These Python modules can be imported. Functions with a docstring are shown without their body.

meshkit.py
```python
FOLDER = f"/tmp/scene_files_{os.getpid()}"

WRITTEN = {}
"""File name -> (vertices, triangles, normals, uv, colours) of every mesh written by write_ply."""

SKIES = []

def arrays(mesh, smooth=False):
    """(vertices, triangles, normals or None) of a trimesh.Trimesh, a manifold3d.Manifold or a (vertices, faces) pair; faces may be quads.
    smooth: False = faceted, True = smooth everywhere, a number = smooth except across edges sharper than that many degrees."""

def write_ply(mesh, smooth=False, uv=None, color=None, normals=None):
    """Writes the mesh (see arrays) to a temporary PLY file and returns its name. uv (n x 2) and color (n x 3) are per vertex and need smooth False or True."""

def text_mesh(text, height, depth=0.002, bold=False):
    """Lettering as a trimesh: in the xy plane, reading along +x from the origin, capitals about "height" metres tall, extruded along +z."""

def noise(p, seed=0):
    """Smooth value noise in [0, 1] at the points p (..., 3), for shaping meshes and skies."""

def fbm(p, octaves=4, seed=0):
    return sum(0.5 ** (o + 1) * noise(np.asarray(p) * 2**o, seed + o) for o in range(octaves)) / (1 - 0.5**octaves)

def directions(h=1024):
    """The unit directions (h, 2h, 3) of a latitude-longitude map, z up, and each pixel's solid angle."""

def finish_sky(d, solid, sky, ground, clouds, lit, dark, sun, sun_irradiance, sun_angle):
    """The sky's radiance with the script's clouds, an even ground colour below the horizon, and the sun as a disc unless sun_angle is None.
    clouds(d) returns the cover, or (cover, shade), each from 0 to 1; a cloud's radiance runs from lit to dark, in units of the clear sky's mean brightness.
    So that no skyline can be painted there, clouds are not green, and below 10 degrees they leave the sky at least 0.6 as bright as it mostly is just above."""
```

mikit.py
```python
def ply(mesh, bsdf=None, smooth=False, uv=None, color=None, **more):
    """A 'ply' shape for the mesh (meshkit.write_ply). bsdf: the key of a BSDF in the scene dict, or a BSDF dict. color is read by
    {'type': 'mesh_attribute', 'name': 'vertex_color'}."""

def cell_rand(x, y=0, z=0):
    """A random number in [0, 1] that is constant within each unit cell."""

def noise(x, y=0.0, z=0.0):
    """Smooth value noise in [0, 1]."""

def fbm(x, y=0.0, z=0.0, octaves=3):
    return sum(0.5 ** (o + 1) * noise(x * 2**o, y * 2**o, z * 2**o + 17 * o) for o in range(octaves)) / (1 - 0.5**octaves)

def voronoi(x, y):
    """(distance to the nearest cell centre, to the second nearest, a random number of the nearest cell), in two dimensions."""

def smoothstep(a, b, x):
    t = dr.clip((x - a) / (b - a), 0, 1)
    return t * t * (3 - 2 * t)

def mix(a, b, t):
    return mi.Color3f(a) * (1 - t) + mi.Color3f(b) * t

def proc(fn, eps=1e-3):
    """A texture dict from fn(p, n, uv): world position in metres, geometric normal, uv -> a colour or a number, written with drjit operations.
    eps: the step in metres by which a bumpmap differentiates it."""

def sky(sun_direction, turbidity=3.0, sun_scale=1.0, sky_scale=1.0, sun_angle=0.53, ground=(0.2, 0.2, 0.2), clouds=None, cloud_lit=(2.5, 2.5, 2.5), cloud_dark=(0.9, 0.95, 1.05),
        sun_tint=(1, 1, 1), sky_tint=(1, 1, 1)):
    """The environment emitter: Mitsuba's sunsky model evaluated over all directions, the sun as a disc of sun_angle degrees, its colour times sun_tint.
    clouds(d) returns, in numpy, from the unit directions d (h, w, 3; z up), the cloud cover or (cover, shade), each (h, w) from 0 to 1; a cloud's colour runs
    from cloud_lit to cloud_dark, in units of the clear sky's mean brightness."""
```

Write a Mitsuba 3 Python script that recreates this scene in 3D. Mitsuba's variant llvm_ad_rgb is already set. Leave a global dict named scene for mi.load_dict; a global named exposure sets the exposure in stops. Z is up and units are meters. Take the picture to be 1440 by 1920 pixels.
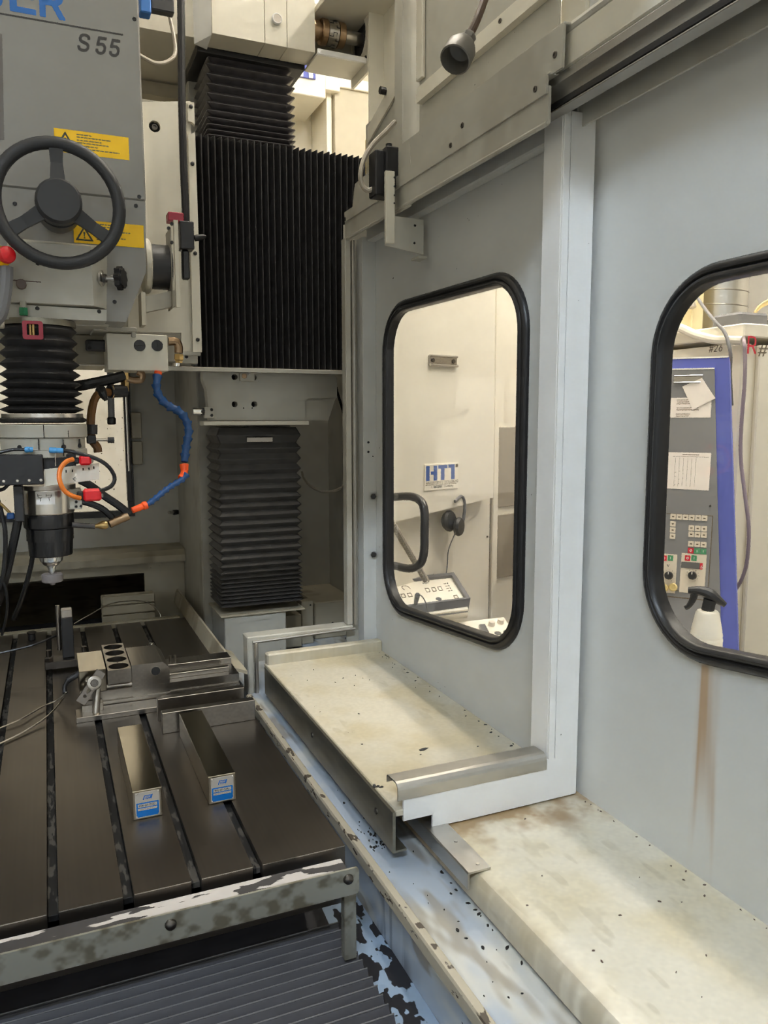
"""Interior of a jig grinding machine: T-slot table, grinding spindle, bellows, sliding enclosure door and the workshop behind its windows."""
import math, random
import numpy as np, trimesh, drjit as dr, mitsuba as mi, mikit, meshkit
from shapely.geometry import Polygon, LineString, Point, box as rect
from shapely import affinity

T = mi.ScalarTransform4f
scene, labels = {}, {}
# ---------------------------------------------------------------- camera, lamps, exposure
exposure = 0.08
_yaw, _pitch, _roll = 0.407036, -0.121264, -0.00136
_f = np.array([math.sin(_yaw) * math.cos(_pitch), math.cos(_yaw) * math.cos(_pitch), math.sin(_pitch)])
_r = np.array([math.cos(_yaw), -math.sin(_yaw), 0.0])
_u = math.cos(_roll) * np.cross(_r, _f) - math.sin(_roll) * _r
EYE = np.array([0.0, 0.0, 1.6])
scene['camera'] = {'type': 'perspective', 'fov': 52.51, 'fov_axis': 'x', 'near_clip': 0.02, 'far_clip': 60.0,
                   'to_world': T().look_at(origin=EYE.tolist(), target=(EYE + _f).tolist(), up=_u.tolist())}
WARM, NEUTRAL, COOL = (1.0, 0.93, 0.81), (1.0, 0.92, 0.80), (0.78, 0.91, 1.06)
# rows of ceiling fluorescent battens: (x, y of the middle, z, length, direction, colour, radiance)
BATTENS = [(0.78, 1.95, 4.05, 1.5, 'y', WARM, 185.0), (1.75, 1.35, 4.05, 1.5, 'y', WARM, 180.0),  # the second is added to brighten the cabinet outside the door
           (2.9, 0.8, 4.05, 1.5, 'y', WARM, 215.0), (2.9, 2.6, 4.05, 1.5, 'y', WARM, 215.0), (2.9, 4.6, 4.05, 1.5, 'y', WARM, 215.0),
           (-2.4, 2.6, 4.05, 1.5, 'y', WARM, 30.0), (0.0, 3.9, 4.05, 1.5, 'x', WARM, 60.0),  # the second is added to brighten the partition behind the rear window
           (-0.95, -1.5, 4.05, 1.5, 'x', COOL, 600.0)]
DAYLIGHT = 0.35     # radiance of the frosted daylight windows in the workshop wall behind the camera

# ---------------------------------------------------------------- helpers
def lin(r, g, b):
    return [((c / 255 + 0.055) / 1.055) ** 2.4 if c > 10 else c / 255 / 12.92 for c in (r, g, b)]

def uniq(key):
    if key not in scene and key not in labels and not any(k.startswith(key + '__') for k in scene):
        return key
    n = 1
    while True:
        k = '%s_%03d' % (key, n)
        if k not in scene and k not in labels and not any(q.startswith(k + '__') for q in scene):
            return k
        n += 1

USED = {}
def add(name, mesh, mat, parent=None, smooth=32, label=None, **kw):
    base = (parent + '__' if parent else '') + name
    n = USED.get(base, 0)
    key = base if n == 0 else '%s_%03d' % (base, n)
    USED[base] = n + 1
    scene[key] = mikit.ply(mesh, mat, smooth=smooth, **kw)
    if label:
        labels[key] = {'label': label}
    return key

def thing(name, label, cat, group=None, kind=None):
    n = USED.get(name, 0)
    key = name if n == 0 else '%s_%03d' % (name, n)
    USED[name] = n + 1
    labels[key] = {'label': label, 'category': cat}
    if group: labels[key]['group'] = group
    if kind: labels[key]['kind'] = kind
    return key

def single(name, mesh, mat, label, cat, group=None, kind=None, smooth=32):
    key = add(name, mesh, mat, None, smooth)
    labels[key] = {'label': label, 'category': cat}
    if group: labels[key]['group'] = group
    if kind: labels[key]['kind'] = kind
    return key

def struct(name, mesh, mat, parent=None, smooth=32):
    key = add(name, mesh, mat, parent, smooth)
    if not parent: labels[key] = {'kind': 'structure'}
    return key

def cat_(*ms):
    ms = [m for a in ms for m in (a if isinstance(a, (list, tuple)) else [a])]
    return trimesh.util.concatenate(ms)

def B(x0, x1, y0, y1, z0, z1, c=0.0012):
    """A box with chamfered edges."""
    x0, x1 = sorted((x0, x1)); y0, y1 = sorted((y0, y1)); z0, z1 = sorted((z0, z1))
    c = min(c, 0.3 * (x1 - x0), 0.3 * (y1 - y0), 0.3 * (z1 - z0))
    p = []
    for sx in (0, 1):
        for sy in (0, 1):
            for sz in (0, 1):
                X, Y, Z = (x0, x1)[sx], (y0, y1)[sy], (z0, z1)[sz]
                dx, dy, dz = c * (1 - 2 * sx), c * (1 - 2 * sy), c * (1 - 2 * sz)
                p += [(X, Y + dy, Z + dz), (X + dx, Y, Z + dz), (X + dx, Y + dy, Z)]
    return trimesh.convex.convex_hull(np.array(p))

AX = {'x': np.array([[0, 0, 1, 0], [1, 0, 0, 0], [0, 1, 0, 0], [0, 0, 0, 1.0]]),   # (u,v,w) -> (w,u,v)
      'y': np.array([[1, 0, 0, 0], [0, 0, -1, 0], [0, 1, 0, 0], [0, 0, 0, 1.0]]),  # (u,v,w) -> (u,-w,v)
      'z': np.eye(4)}
def ext(poly, axis, a, b, holes=()):
    """A polygon extruded from a to b along an axis; polygon coordinates are (y,z), (x,z) or (x,y)."""
    if not hasattr(poly, 'geom_type'): poly = Polygon(poly)
    if not poly.is_valid: poly = poly.buffer(0)
    for h in holes: poly = poly.difference(h if hasattr(h, 'geom_type') else Polygon(h))
    a, b = min(a, b), max(a, b)
    ms = [trimesh.creation.extrude_polygon(g, b - a, engine='earcut') for g in getattr(poly, 'geoms', [poly])]
    m = trimesh.util.concatenate(ms)
    if axis == 'y':
        m.apply_translation([0, 0, -b])
    else:
        m.apply_translation([0, 0, a])
    m.apply_transform(AX[axis])
    return m

def rrect(u0, u1, v0, v1, r, n=10):
    return rect(u0 + r, v0 + r, u1 - r, v1 - r).buffer(r, quad_segs=n)

def frame_of(d):
    d = np.asarray(d, float); d = d / np.linalg.norm(d)
    a = np.cross(d, [0, 0, 1.0] if abs(d[2]) < 0.9 else [1.0, 0, 0]); a /= np.linalg.norm(a)
    return a, np.cross(d, a), d

def lathe(prof, o, d, n=24, phase=0.0):
    """prof: (radius, height) pairs turned about the axis d through o."""
    prof = np.array(prof, float); a, b, d = frame_of(d)
    t = np.arange(n) * 2 * np.pi / n + phase
    ring = np.cos(t)[:, None] * a + np.sin(t)[:, None] * b
    v = (np.asarray(o, float) + prof[:, None, 1:2] * d + np.maximum(prof[:, None, 0:1], 1e-5) * ring[None]).reshape(-1, 3)
    f = []
    for i in range(len(prof) - 1):
        for j in range(n):
            k = (j + 1) % n
            f += [(i * n + j, i * n + k, (i + 1) * n + k), (i * n + j, (i + 1) * n + k, (i + 1) * n + j)]
    m = trimesh.Trimesh(v, np.array(f), process=False)
    if m.volume < 0: m.invert()
    return m

def cyl(p0, p1, r, n=16, r1=None, c=0.0):
    p0, p1 = np.asarray(p0, float), np.asarray(p1, float); L = np.linalg.norm(p1 - p0); r1 = r if r1 is None else r1
    c = min(c, r * 0.5, L * 0.3)
    prof = [(0, 0), (r - c, 0)] + ([(r, c)] if c else []) + ([(r1, L - c)] if c else []) + [(r1 - c, L), (0, L)]
    return lathe(prof, p0, p1 - p0, n)

def spline(pts, n=8):
    p = np.array(pts, float)
    if len(p) < 3: return p
    q = np.vstack([2 * p[0] - p[1], p, 2 * p[-1] - p[-2]]); out = []
    for i in range(1, len(q) - 2):
        for t in np.arange(n) / n:
            out.append(0.5 * (2 * q[i] + (q[i + 1] - q[i - 1]) * t + (2 * q[i - 1] - 5 * q[i] + 4 * q[i + 1] - q[i + 2]) * t * t + (3 * q[i] - q[i - 1] - 3 * q[i + 1] + q[i + 2]) * t ** 3))
    return np.array(out + [p[-1]])

def tube(pts, r, n=8, k=8, rad=None, wrap=False):
    p = spline(pts, k) if k else np.array(pts, float)
    t = np.gradient(p, axis=0); t /= np.linalg.norm(t, axis=1, keepdims=True) + 1e-12
    if wrap:
        t[0] = t[-1] = (p[1] - p[-2]) / np.linalg.norm(p[1] - p[-2])
    a = frame_of(t[0])[0]; rows = []
    rr = np.full(len(p), r) if rad is None else np.interp(np.linspace(0, 1, len(p)), np.linspace(0, 1, len(rad)), rad)
    ang = np.arange(n) * 2 * np.pi / n
    for i in range(len(p)):
        a = a - t[i] * (a @ t[i]); a /= np.linalg.norm(a); b = np.cross(t[i], a)
        rows.append(p[i] + rr[i] * (np.cos(ang)[:, None] * a + np.sin(ang)[:, None] * b))
    v = np.vstack(rows + [p[:1], p[-1:]]); f = []; m = len(p)
    for i in range(m - 1):
        for j in range(n):
            q = (j + 1) % n
            f += [(i * n + j, i * n + q, (i + 1) * n + q), (i * n + j, (i + 1) * n + q, (i + 1) * n + j)]
    for j in range(n):
        q = (j + 1) % n
        f += [(m * n, q, j), (m * n + 1, (m - 1) * n + j, (m - 1) * n + q)]
    return trimesh.Trimesh(v, np.array(f), process=False)

def sweep(path, prof, closed=True):
    """A profile (offset in the plane outward, height out of the plane) swept round a closed 2-D path; returns vertices (u, v, w) as a mesh."""
    p = np.array(path, float); n = len(p)
    d = np.roll(p, -1, 0) - np.roll(p, 1, 0); d /= np.linalg.norm(d, axis=1, keepdims=True)
    nrm = np.stack([d[:, 1], -d[:, 0]], 1); prof = np.array(prof, float); k = len(prof)
    v = np.concatenate([p[:, None] + prof[None, :, :1] * nrm[:, None], np.broadcast_to(prof[None, :, 1:], (n, k, 1))], 2).reshape(-1, 3)
    f = []
    for i in range(n):
        j = (i + 1) % n
        for a in range(k):
            b = (a + 1) % k
            f += [(i * k + a, j * k + a, j * k + b), (i * k + a, j * k + b, i * k + b)]
    m = trimesh.Trimesh(v, np.array(f), process=False)
    if m.volume < 0: m.invert()
    return m

def mat4(cols, o):
    M = np.eye(4); M[:3, :3] = np.array(cols).T; M[:3, 3] = o
    return M

def put(m, M):
    m = m.copy(); m.apply_transform(M)
    return m

FACE_Y = lambda o: mat4([(1, 0, 0), (0, 0, 1), (0, -1, 0)], o)   # text read from -y
FACE_X = lambda o: mat4([(0, -1, 0), (0, 0, 1), (-1, 0, 0)], o)  # text read from -x
def text(s, h, o, face=FACE_Y, bold=False, depth=0.0004, slant=0.0, fit=None):
    m = meshkit.text_mesh(s, h, depth, bold)
    if slant:
        m.vertices[:, 0] += slant * m.vertices[:, 1]
    if fit:
        m.vertices[:, 0] *= fit / (m.vertices[:, 0].max() - m.vertices[:, 0].min())
    return put(m, face(o))

def hexhead(o, d, r, h):
    return lathe([(0, 0), (r, 0), (r, h * 0.8), (r * 0.85, h), (0, h)], o, d, 6)

def socket(o, d, r, h=0.004):
    """A socket-head screw with its hexagon recess."""
    return lathe([(0, 0), (r, 0), (r, h * 0.8), (r * 0.88, h), (r * 0.52, h), (r * 0.5, h * 0.3), (0, h * 0.3)], o, d, 12)

# ---------------------------------------------------------------- materials
def rgb(c): return {'type': 'rgb', 'value': list(c)}
def plain(name, c, rough=0.5, metallic=0.0, spec=0.5, **kw):
    scene[name] = {'type': 'twosided', 'bsdf': {'type': 'principled', 'base_color': rgb(c) if isinstance(c, (list, tuple)) else c, 'roughness': rough, 'metallic': metallic, 'specular': spec, **kw}}
    return name
fb, nz, ss, mx = mikit.fbm, mikit.noise, mikit.smoothstep, mikit.mix

def painted(name, c, rough=0.45, amp=0.05, specks=0.0, grime=None, gamt=0.0, gscale=9.0):
    c = list(c); g = list(grime or c)
    def fn(p, n, uv):
        v = fb(p.x * 23, p.y * 23, p.z * 23, octaves=2)
        col = mi.Color3f(c) * (1 - amp + 2 * amp * v)
        if gamt:
            w = fb(p.x * gscale, p.y * gscale, p.z * gscale * 0.6, octaves=3)
            col = mx(col, g, gamt * ss(0.5, 0.72, w))
        if specks:
            s = nz(p.x * 170, p.y * 170, p.z * 170) * nz(p.x * 31 + 9, p.y * 31, p.z * 31)
            col = mx(col, [0.03, 0.025, 0.02], ss(0.82, 0.9, s / (1 - specks)) * 0.85)
        return col
    return plain(name, mikit.proc(fn), rough)

painted('paint_grey', lin(188, 189, 186), 0.42, 0.03, 0.03)
painted('paint_cast', lin(172, 169, 158), 0.5, 0.05, 0.02, lin(110, 98, 76), 0.25)
painted('paint_cream', lin(204, 199, 184), 0.5, 0.03)
painted('paint_white', lin(222, 222, 220), 0.4, 0.02, 0.03)
painted('paint_dirty', lin(160, 152, 132), 0.5, 0.08, 0.06, lin(92, 78, 50), 0.5)
painted('room_cream', lin(238, 235, 227), 0.7, 0.02)
painted('room_floor', lin(120, 118, 112), 0.5, 0.1)

def _shelf(p, n, uv):
    v = fb(p.x * 10, p.y * 10, p.z * 10, octaves=3)
    col = mx(lin(200, 195, 180), lin(192, 183, 158), ss(0.35, 0.75, v))
    s = fb(p.x * 60 + 3, p.y * 22, p.z * 60, octaves=2)
    col = mx(col, lin(150, 140, 112), 0.22 * ss(0.58, 0.70, s) * ss(0.52, 0.64, nz(p.x * 9, p.y * 9 + 5, 0.0)))
    f = nz(p.x * 160, p.y * 160, 7.0)
    col = col * (0.96 + 0.08 * f)
    k = nz(p.x * 210, p.y * 210, p.z * 210) * nz(p.x * 40, p.y * 40 + 3, 0.0)
    return mx(col, lin(40, 34, 26), ss(0.84, 0.9, k) * 0.8)
plain('paint_shelf', mikit.proc(lambda p, n, uv: _shelf(p, n, uv) * mi.Color3f(0.76, 0.74, 0.70)), 0.42)
plain('rail_steel', mikit.proc(lambda p, n, uv: mi.Color3f([0.34, 0.33, 0.30]) * (0.8 + 0.4 * fb(p.x * 40, p.y * 9, p.z * 60))), 0.38, 0.9)

def _fixshelf(p, n, uv):
    col = _shelf(p, n, uv)
    e = fb(p.x * 18, p.y * 18 + 2, 1.5, octaves=4)
    near = ss(1.05, 1.16, p.y + (e - 0.5) * 0.13)      # oily rust tide mark where the door drags, partly its shadow put into colour
    col = mx(col, lin(132, 100, 52), near * (0.2 + 0.6 * ss(0.35, 0.62, e)))
    rim = ss(0.628, 0.600, p.x + (e - 0.5) * 0.03) * 0.45
    return mx(col, lin(134, 120, 92), rim * ss(0.3, 0.55, e))
plain('paint_fixshelf', mikit.proc(_fixshelf), 0.42)

def _wall(p, n, uv):
    v = fb(p.x * 9, p.y * 9, p.z * 9, octaves=2)
    col = mi.Color3f(lin(192, 193, 190)) * (0.97 + 0.06 * v)
    s = nz(p.y * 75, 3.1, p.z * 2.5) * nz(p.y * 22 + 4, 1.0, p.z * 1.1)
    band = ss(0.90, 0.885, p.y) * ss(0.84, 0.855, p.y) * ss(1.23, 1.21, p.z) * ss(0.96, 1.16, p.z + 0.14 * nz(p.y * 90, 0.0, 2.0))
    col = mx(col, lin(158, 118, 62), band * (0.18 + 0.55 * ss(0.22, 0.5, s)))
    k = nz(p.x * 160, p.y * 160, p.z * 160) * nz(p.x * 33, p.y * 33, p.z * 33 + 3)
    return mx(col, lin(110, 96, 70), ss(0.80, 0.9, k) * 0.5)
plain('paint_wall', mikit.proc(_wall), 0.42)

def _base(p, n, uv):
    v = fb(p.x * 16, p.y * 9, p.z * 16, octaves=3)
    col = mx(lin(150, 160, 172), lin(178, 178, 172), ss(0.4, 0.68, v))
    w = fb(p.x * 26 + 7, p.y * 8, p.z * 26, octaves=3)
    col = mx(col, lin(116, 104, 80), 0.6 * ss(0.58, 0.7, w))
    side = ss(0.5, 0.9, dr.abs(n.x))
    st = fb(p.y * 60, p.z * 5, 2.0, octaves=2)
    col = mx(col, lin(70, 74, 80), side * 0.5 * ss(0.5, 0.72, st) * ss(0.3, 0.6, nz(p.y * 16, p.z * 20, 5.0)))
    k = nz(p.x * 120, p.y * 70, p.z * 120) * nz(p.x * 22, p.y * 22, 3.0)
    return mx(col, lin(30, 32, 36), ss(0.80, 0.85, k))
plain('paint_base', mikit.proc(_base), 0.35)

def _tray(p, n, uv):
    v = fb(p.x * 34, p.y * 22, 4.0, octaves=4)
    col = mi.Color3f(lin(140, 158, 178)) * (0.9 + 0.2 * nz(p.x * 40, p.y * 40, 0.0))
    return mx(col, lin(28, 28, 32), ss(0.515, 0.535, v))
plain('paint_tray', mikit.proc(_tray), 0.3)

def _rim(p, n, uv):
    v = fb(p.x * 90, p.y * 40, p.z * 90, octaves=4)
    return mx(lin(164, 156, 138), lin(74, 66, 56), ss(0.62, 0.67, v))
plain('paint_chipped', mikit.proc(_rim), 0.5)

def _steel(p, n, uv):
    v = fb(p.x * 11, p.y * 5, p.z * 11, octaves=2)
    w = nz(p.x * 300, p.y * 6, p.z * 300)
    return mi.Color3f([0.165, 0.148, 0.130]) * (0.86 + 0.22 * v + 0.06 * w)
def _steel_r(p, n, uv):
    return 0.27 + 0.10 * fb(p.x * 8, p.y * 8, p.z * 8, octaves=2)
plain('steel_table', mikit.proc(_steel), mikit.proc(_steel_r), 1.0)
plain('steel_ground', mikit.proc(lambda p, n, uv: mi.Color3f([0.42, 0.39, 0.35]) * (0.9 + 0.2 * nz(p.x * 200, p.y * 8, p.z * 200))), 0.26, 1.0)
plain('steel_lapped', mikit.proc(lambda p, n, uv: mi.Color3f([0.46, 0.42, 0.34]) * (0.85 + 0.3 * fb(p.x * 40, p.y * 6, p.z * 30))), 0.12, 1.0)
plain('steel_dark', [0.12, 0.11, 0.10], 0.3, 1.0)
plain('steel_bright', [0.62, 0.59, 0.54], 0.2, 1.0)
plain('stainless', mikit.proc(lambda p, n, uv: mi.Color3f([0.55, 0.53, 0.49]) * (0.85 + 0.3 * fb(p.x * 26, p.y * 26, p.z * 26))), 0.42, 1.0)
def _galv(p, n, uv):
    v = fb(p.x * 50, p.y * 50, p.z * 50, octaves=3)
    return mx(mi.Color3f([0.40, 0.39, 0.33]), mi.Color3f([0.20, 0.18, 0.13]), ss(0.42, 0.68, v))
plain('galvanised', mikit.proc(_galv), 0.45, 0.8)
plain('skirt_steel', mikit.proc(lambda p, n, uv: mx(mi.Color3f([0.17, 0.16, 0.13]), mi.Color3f([0.30, 0.28, 0.22]), fb(p.x * 20, p.y * 14, p.z * 40))), 0.35, 0.85)
plain('brass', [0.60, 0.42, 0.18], 0.28, 1.0)
plain('bronze', [0.34, 0.23, 0.14], 0.34, 1.0)
plain('chrome', [0.75, 0.74, 0.72], 0.08, 1.0)
plain('tube_metal', [0.07, 0.068, 0.068], 0.17, 0.6)
plain('bellows_black', mikit.proc(lambda p, n, uv: mi.Color3f([0.016, 0.0155, 0.016]) * (0.8 + 0.5 * nz(p.x * 60, p.y * 60, p.z * 60))), 0.42, 0.0, 0.5)
plain('bellows_dusty', mikit.proc(lambda p, n, uv: mx(mi.Color3f([0.025, 0.0245, 0.025]), mi.Color3f([0.055, 0.052, 0.047]), fb(p.x * 30, p.y * 30, p.z * 45))), 0.5)
plain('cover_edge', [0.10, 0.098, 0.10], 0.35)
plain('rubber', [0.007, 0.007, 0.0075], 0.34, 0.0, 0.35)
plain('plastic_black', [0.010, 0.010, 0.011], 0.42, 0.0, 0.4)
plain('plastic_dark', [0.018, 0.0185, 0.02], 0.45, 0.0, 0.4)
plain('pin_brown', lin(84, 70, 62), 0.5)
plain('slot_fill_shade', mikit.proc(lambda p, n, uv: mx([0.006, 0.006, 0.006], [0.05, 0.046, 0.04], ss(0.56, 0.66, fb(p.x * 120, p.y * 30, 2.0, octaves=4)))), 0.7, 0.0, 0.2)
plain('hole_shade_crumb_black', [0.006, 0.006, 0.006], 0.8)  # black discs painted for the shade in holes; also crumbs and dark screws
plain('red', lin(196, 22, 30), 0.35)
plain('crimson', lin(140, 30, 48), 0.4)
plain('orange', lin(238, 84, 24), 0.4)
plain('orange_cable', lin(206, 108, 30), 0.45)
plain('blue_hose', lin(18, 60, 106), 0.4)
plain('blue_light', lin(60, 132, 184), 0.4)
plain('green', lin(24, 110, 70), 0.4)
plain('yellow', lin(236, 188, 8), 0.5)
plain('ink', [0.02, 0.018, 0.016], 0.6)
plain('ink_soft', lin(96, 84, 66), 0.6)
plain('ink_blue', lin(32, 92, 160), 0.5)
plain('logo_blue', lin(70, 96, 158), 0.5)
plain('label_blue', lin(0, 92, 160), 0.35)
plain('white', lin(232, 230, 226), 0.5)
plain('paper', lin(240, 232, 224), 0.7)
plain('silver_label', lin(178, 170, 160), 0.35, 0.3)
plain('amber_hose', lin(92, 62, 28), 0.4)
plain('amber_dark', lin(60, 40, 22), 0.4)
plain('grey_plastic', lin(104, 104, 106), 0.5)
plain('grey_cable', lin(150, 142, 128), 0.45)
plain('console_grey', lin(126, 126, 128), 0.5)
plain('console_blue', lin(86, 96, 178), 0.5)
plain('key_cream', lin(222, 212, 196), 0.5)
plain('key_red', lin(196, 40, 56), 0.5)
plain('key_green', lin(72, 140, 100), 0.5)
plain('lcd', lin(96, 96, 96), 0.3)
plain('stone_grey', lin(112, 106, 104), 0.6)
plain('yellowed', lin(220, 200, 140), 0.5)
plain('lamp_body', lin(235, 235, 230), 0.5)
scene['glass'] = {'type': 'thindielectric', 'int_ior': 1.5}
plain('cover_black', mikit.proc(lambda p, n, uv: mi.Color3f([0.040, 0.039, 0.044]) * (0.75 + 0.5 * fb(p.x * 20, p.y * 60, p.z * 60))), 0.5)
plain('flange_chips', mikit.proc(lambda p, n, uv: mx(lin(176, 170, 164), lin(52, 50, 50), ss(0.50, 0.53, fb(p.x * 16, p.y * 60, 1.0, octaves=4)))), 0.5)
painted('head_grey', lin(126, 124, 118), 0.42, 0.03)
plain('spindle_black', [0.045, 0.045, 0.048], 0.18, 0.9)

painted('cabinet_cream', lin(230, 224, 208), 0.5, 0.015)
plain('sign_white', lin(234, 228, 212), 0.5)
plain('mauve', lin(140, 126, 134), 0.5)
plain('duct_metal', [0.66, 0.63, 0.57], 0.25, 1.0)

def _peel(p, n, uv):
    return fb(p.x * 70, p.y * 70, p.z * 70, octaves=2) * 0.0012
scene['paint_peel'] = {'type': 'twosided', 'bsdf': {'type': 'bumpmap', 'arbitrary': mikit.proc(_peel, 0.002), 'scale': 1.0, 'bsdf': {'type': 'principled', 'base_color': rgb(lin(192, 186, 170)), 'roughness': 0.42}}}
plain('pale_yellow', lin(206, 192, 150), 0.6)
painted('hall_panel', lin(182, 174, 155), 0.7, 0.03)
plain('bellows_satin', mikit.proc(lambda p, n, uv: mi.Color3f([0.034, 0.031, 0.033]) * (0.8 + 0.5 * nz(p.x * 60, p.y * 60, p.z * 60))), 0.33, 0.0, 0.7)
plain('bell_grey', lin(92, 88, 80), 0.42, 0.3)

# ---------------------------------------------------------------- the workshop
struct('floor', B(-6, 7, -5, 9, -0.1, 0.0), 'room_floor')
struct('ceiling', B(-6, 7, -5, 9, 4.35, 4.45), 'room_cream')
struct('wall_left', B(-6.1, -6, -5, 9, 0, 4.35), 'room_cream')
struct('wall_right', B(7, 7.1, -5, 9, 0, 4.35), 'room_cream')
struct('wall_back', B(-6, 7, 9, 9.1, 0, 4.35), 'room_cream')
WIN = [(-4.6, -2.6), (-1.9, 0.1), (0.8, 2.8), (3.5, 5.5)]
struct('wall_front', ext(rect(-6, 0, 7, 4.35), 'y', -5.1, -5.0, [rect(a, 1.0, b, 3.6) for a, b in WIN]), 'room_cream')
for i, (a, b) in enumerate(WIN):
    w = 'window_%d' % (i + 1)
    labels[w] = {'kind': 'structure'}
    fr = rect(a, 1.0, b, 3.6).difference(rect(a + .06, 1.06, (a + b) / 2 - .03, 3.54)).difference(rect((a + b) / 2 + .03, 1.06, b - .06, 3.54))
    add('window_frame', ext(fr, 'y', -5.08, -5.0), 'paint_white', w)
    k = add('pane', ext(rect(a + .06, 1.06, b - .06, 3.54), 'y', -5.07, -5.06), 'white', w)
    scene[k]['emitter'] = {'type': 'area', 'radiance': rgb([DAYLIGHT * c for c in COOL])}
LAMP_SAID = ['warm fluorescent batten above the door shelf', 'added warm batten that brightens the cabinet with the HTT sign', 'warm fluorescent batten above the blue framed console',
             'warm fluorescent batten above the shiny spiral air duct', 'warm fluorescent batten over the hall behind the air duct', 'warm fluorescent batten beyond the far left enclosure wall',
             'added warm batten that brightens the partition behind the rear window', 'cool fluorescent batten above the aisle behind the camera']
for (x, y, z, L, d, col, rad) in BATTENS:
    t = thing('ceiling_lamp', LAMP_SAID.pop(0), 'lamp', 'ceiling battens')
    hx, hy = (L / 2, 0.05) if d == 'x' else (0.05, L / 2)
    add('body', B(x - hx, x + hx, y - hy, y + hy, z + 0.03, z + 0.09), 'lamp_body', t)
    e = np.array([hx - .02, 0, 0]) if d == 'x' else np.array([0, hy - .02, 0])
    o = np.array([x, y, z])
    k = add('fluorescent_tube', cyl(o - e, o + e, 0.019, 8), 'white', t, smooth=False)
    scene[k]['emitter'] = {'type': 'area', 'radiance': rgb([rad * c for c in col])}

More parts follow.
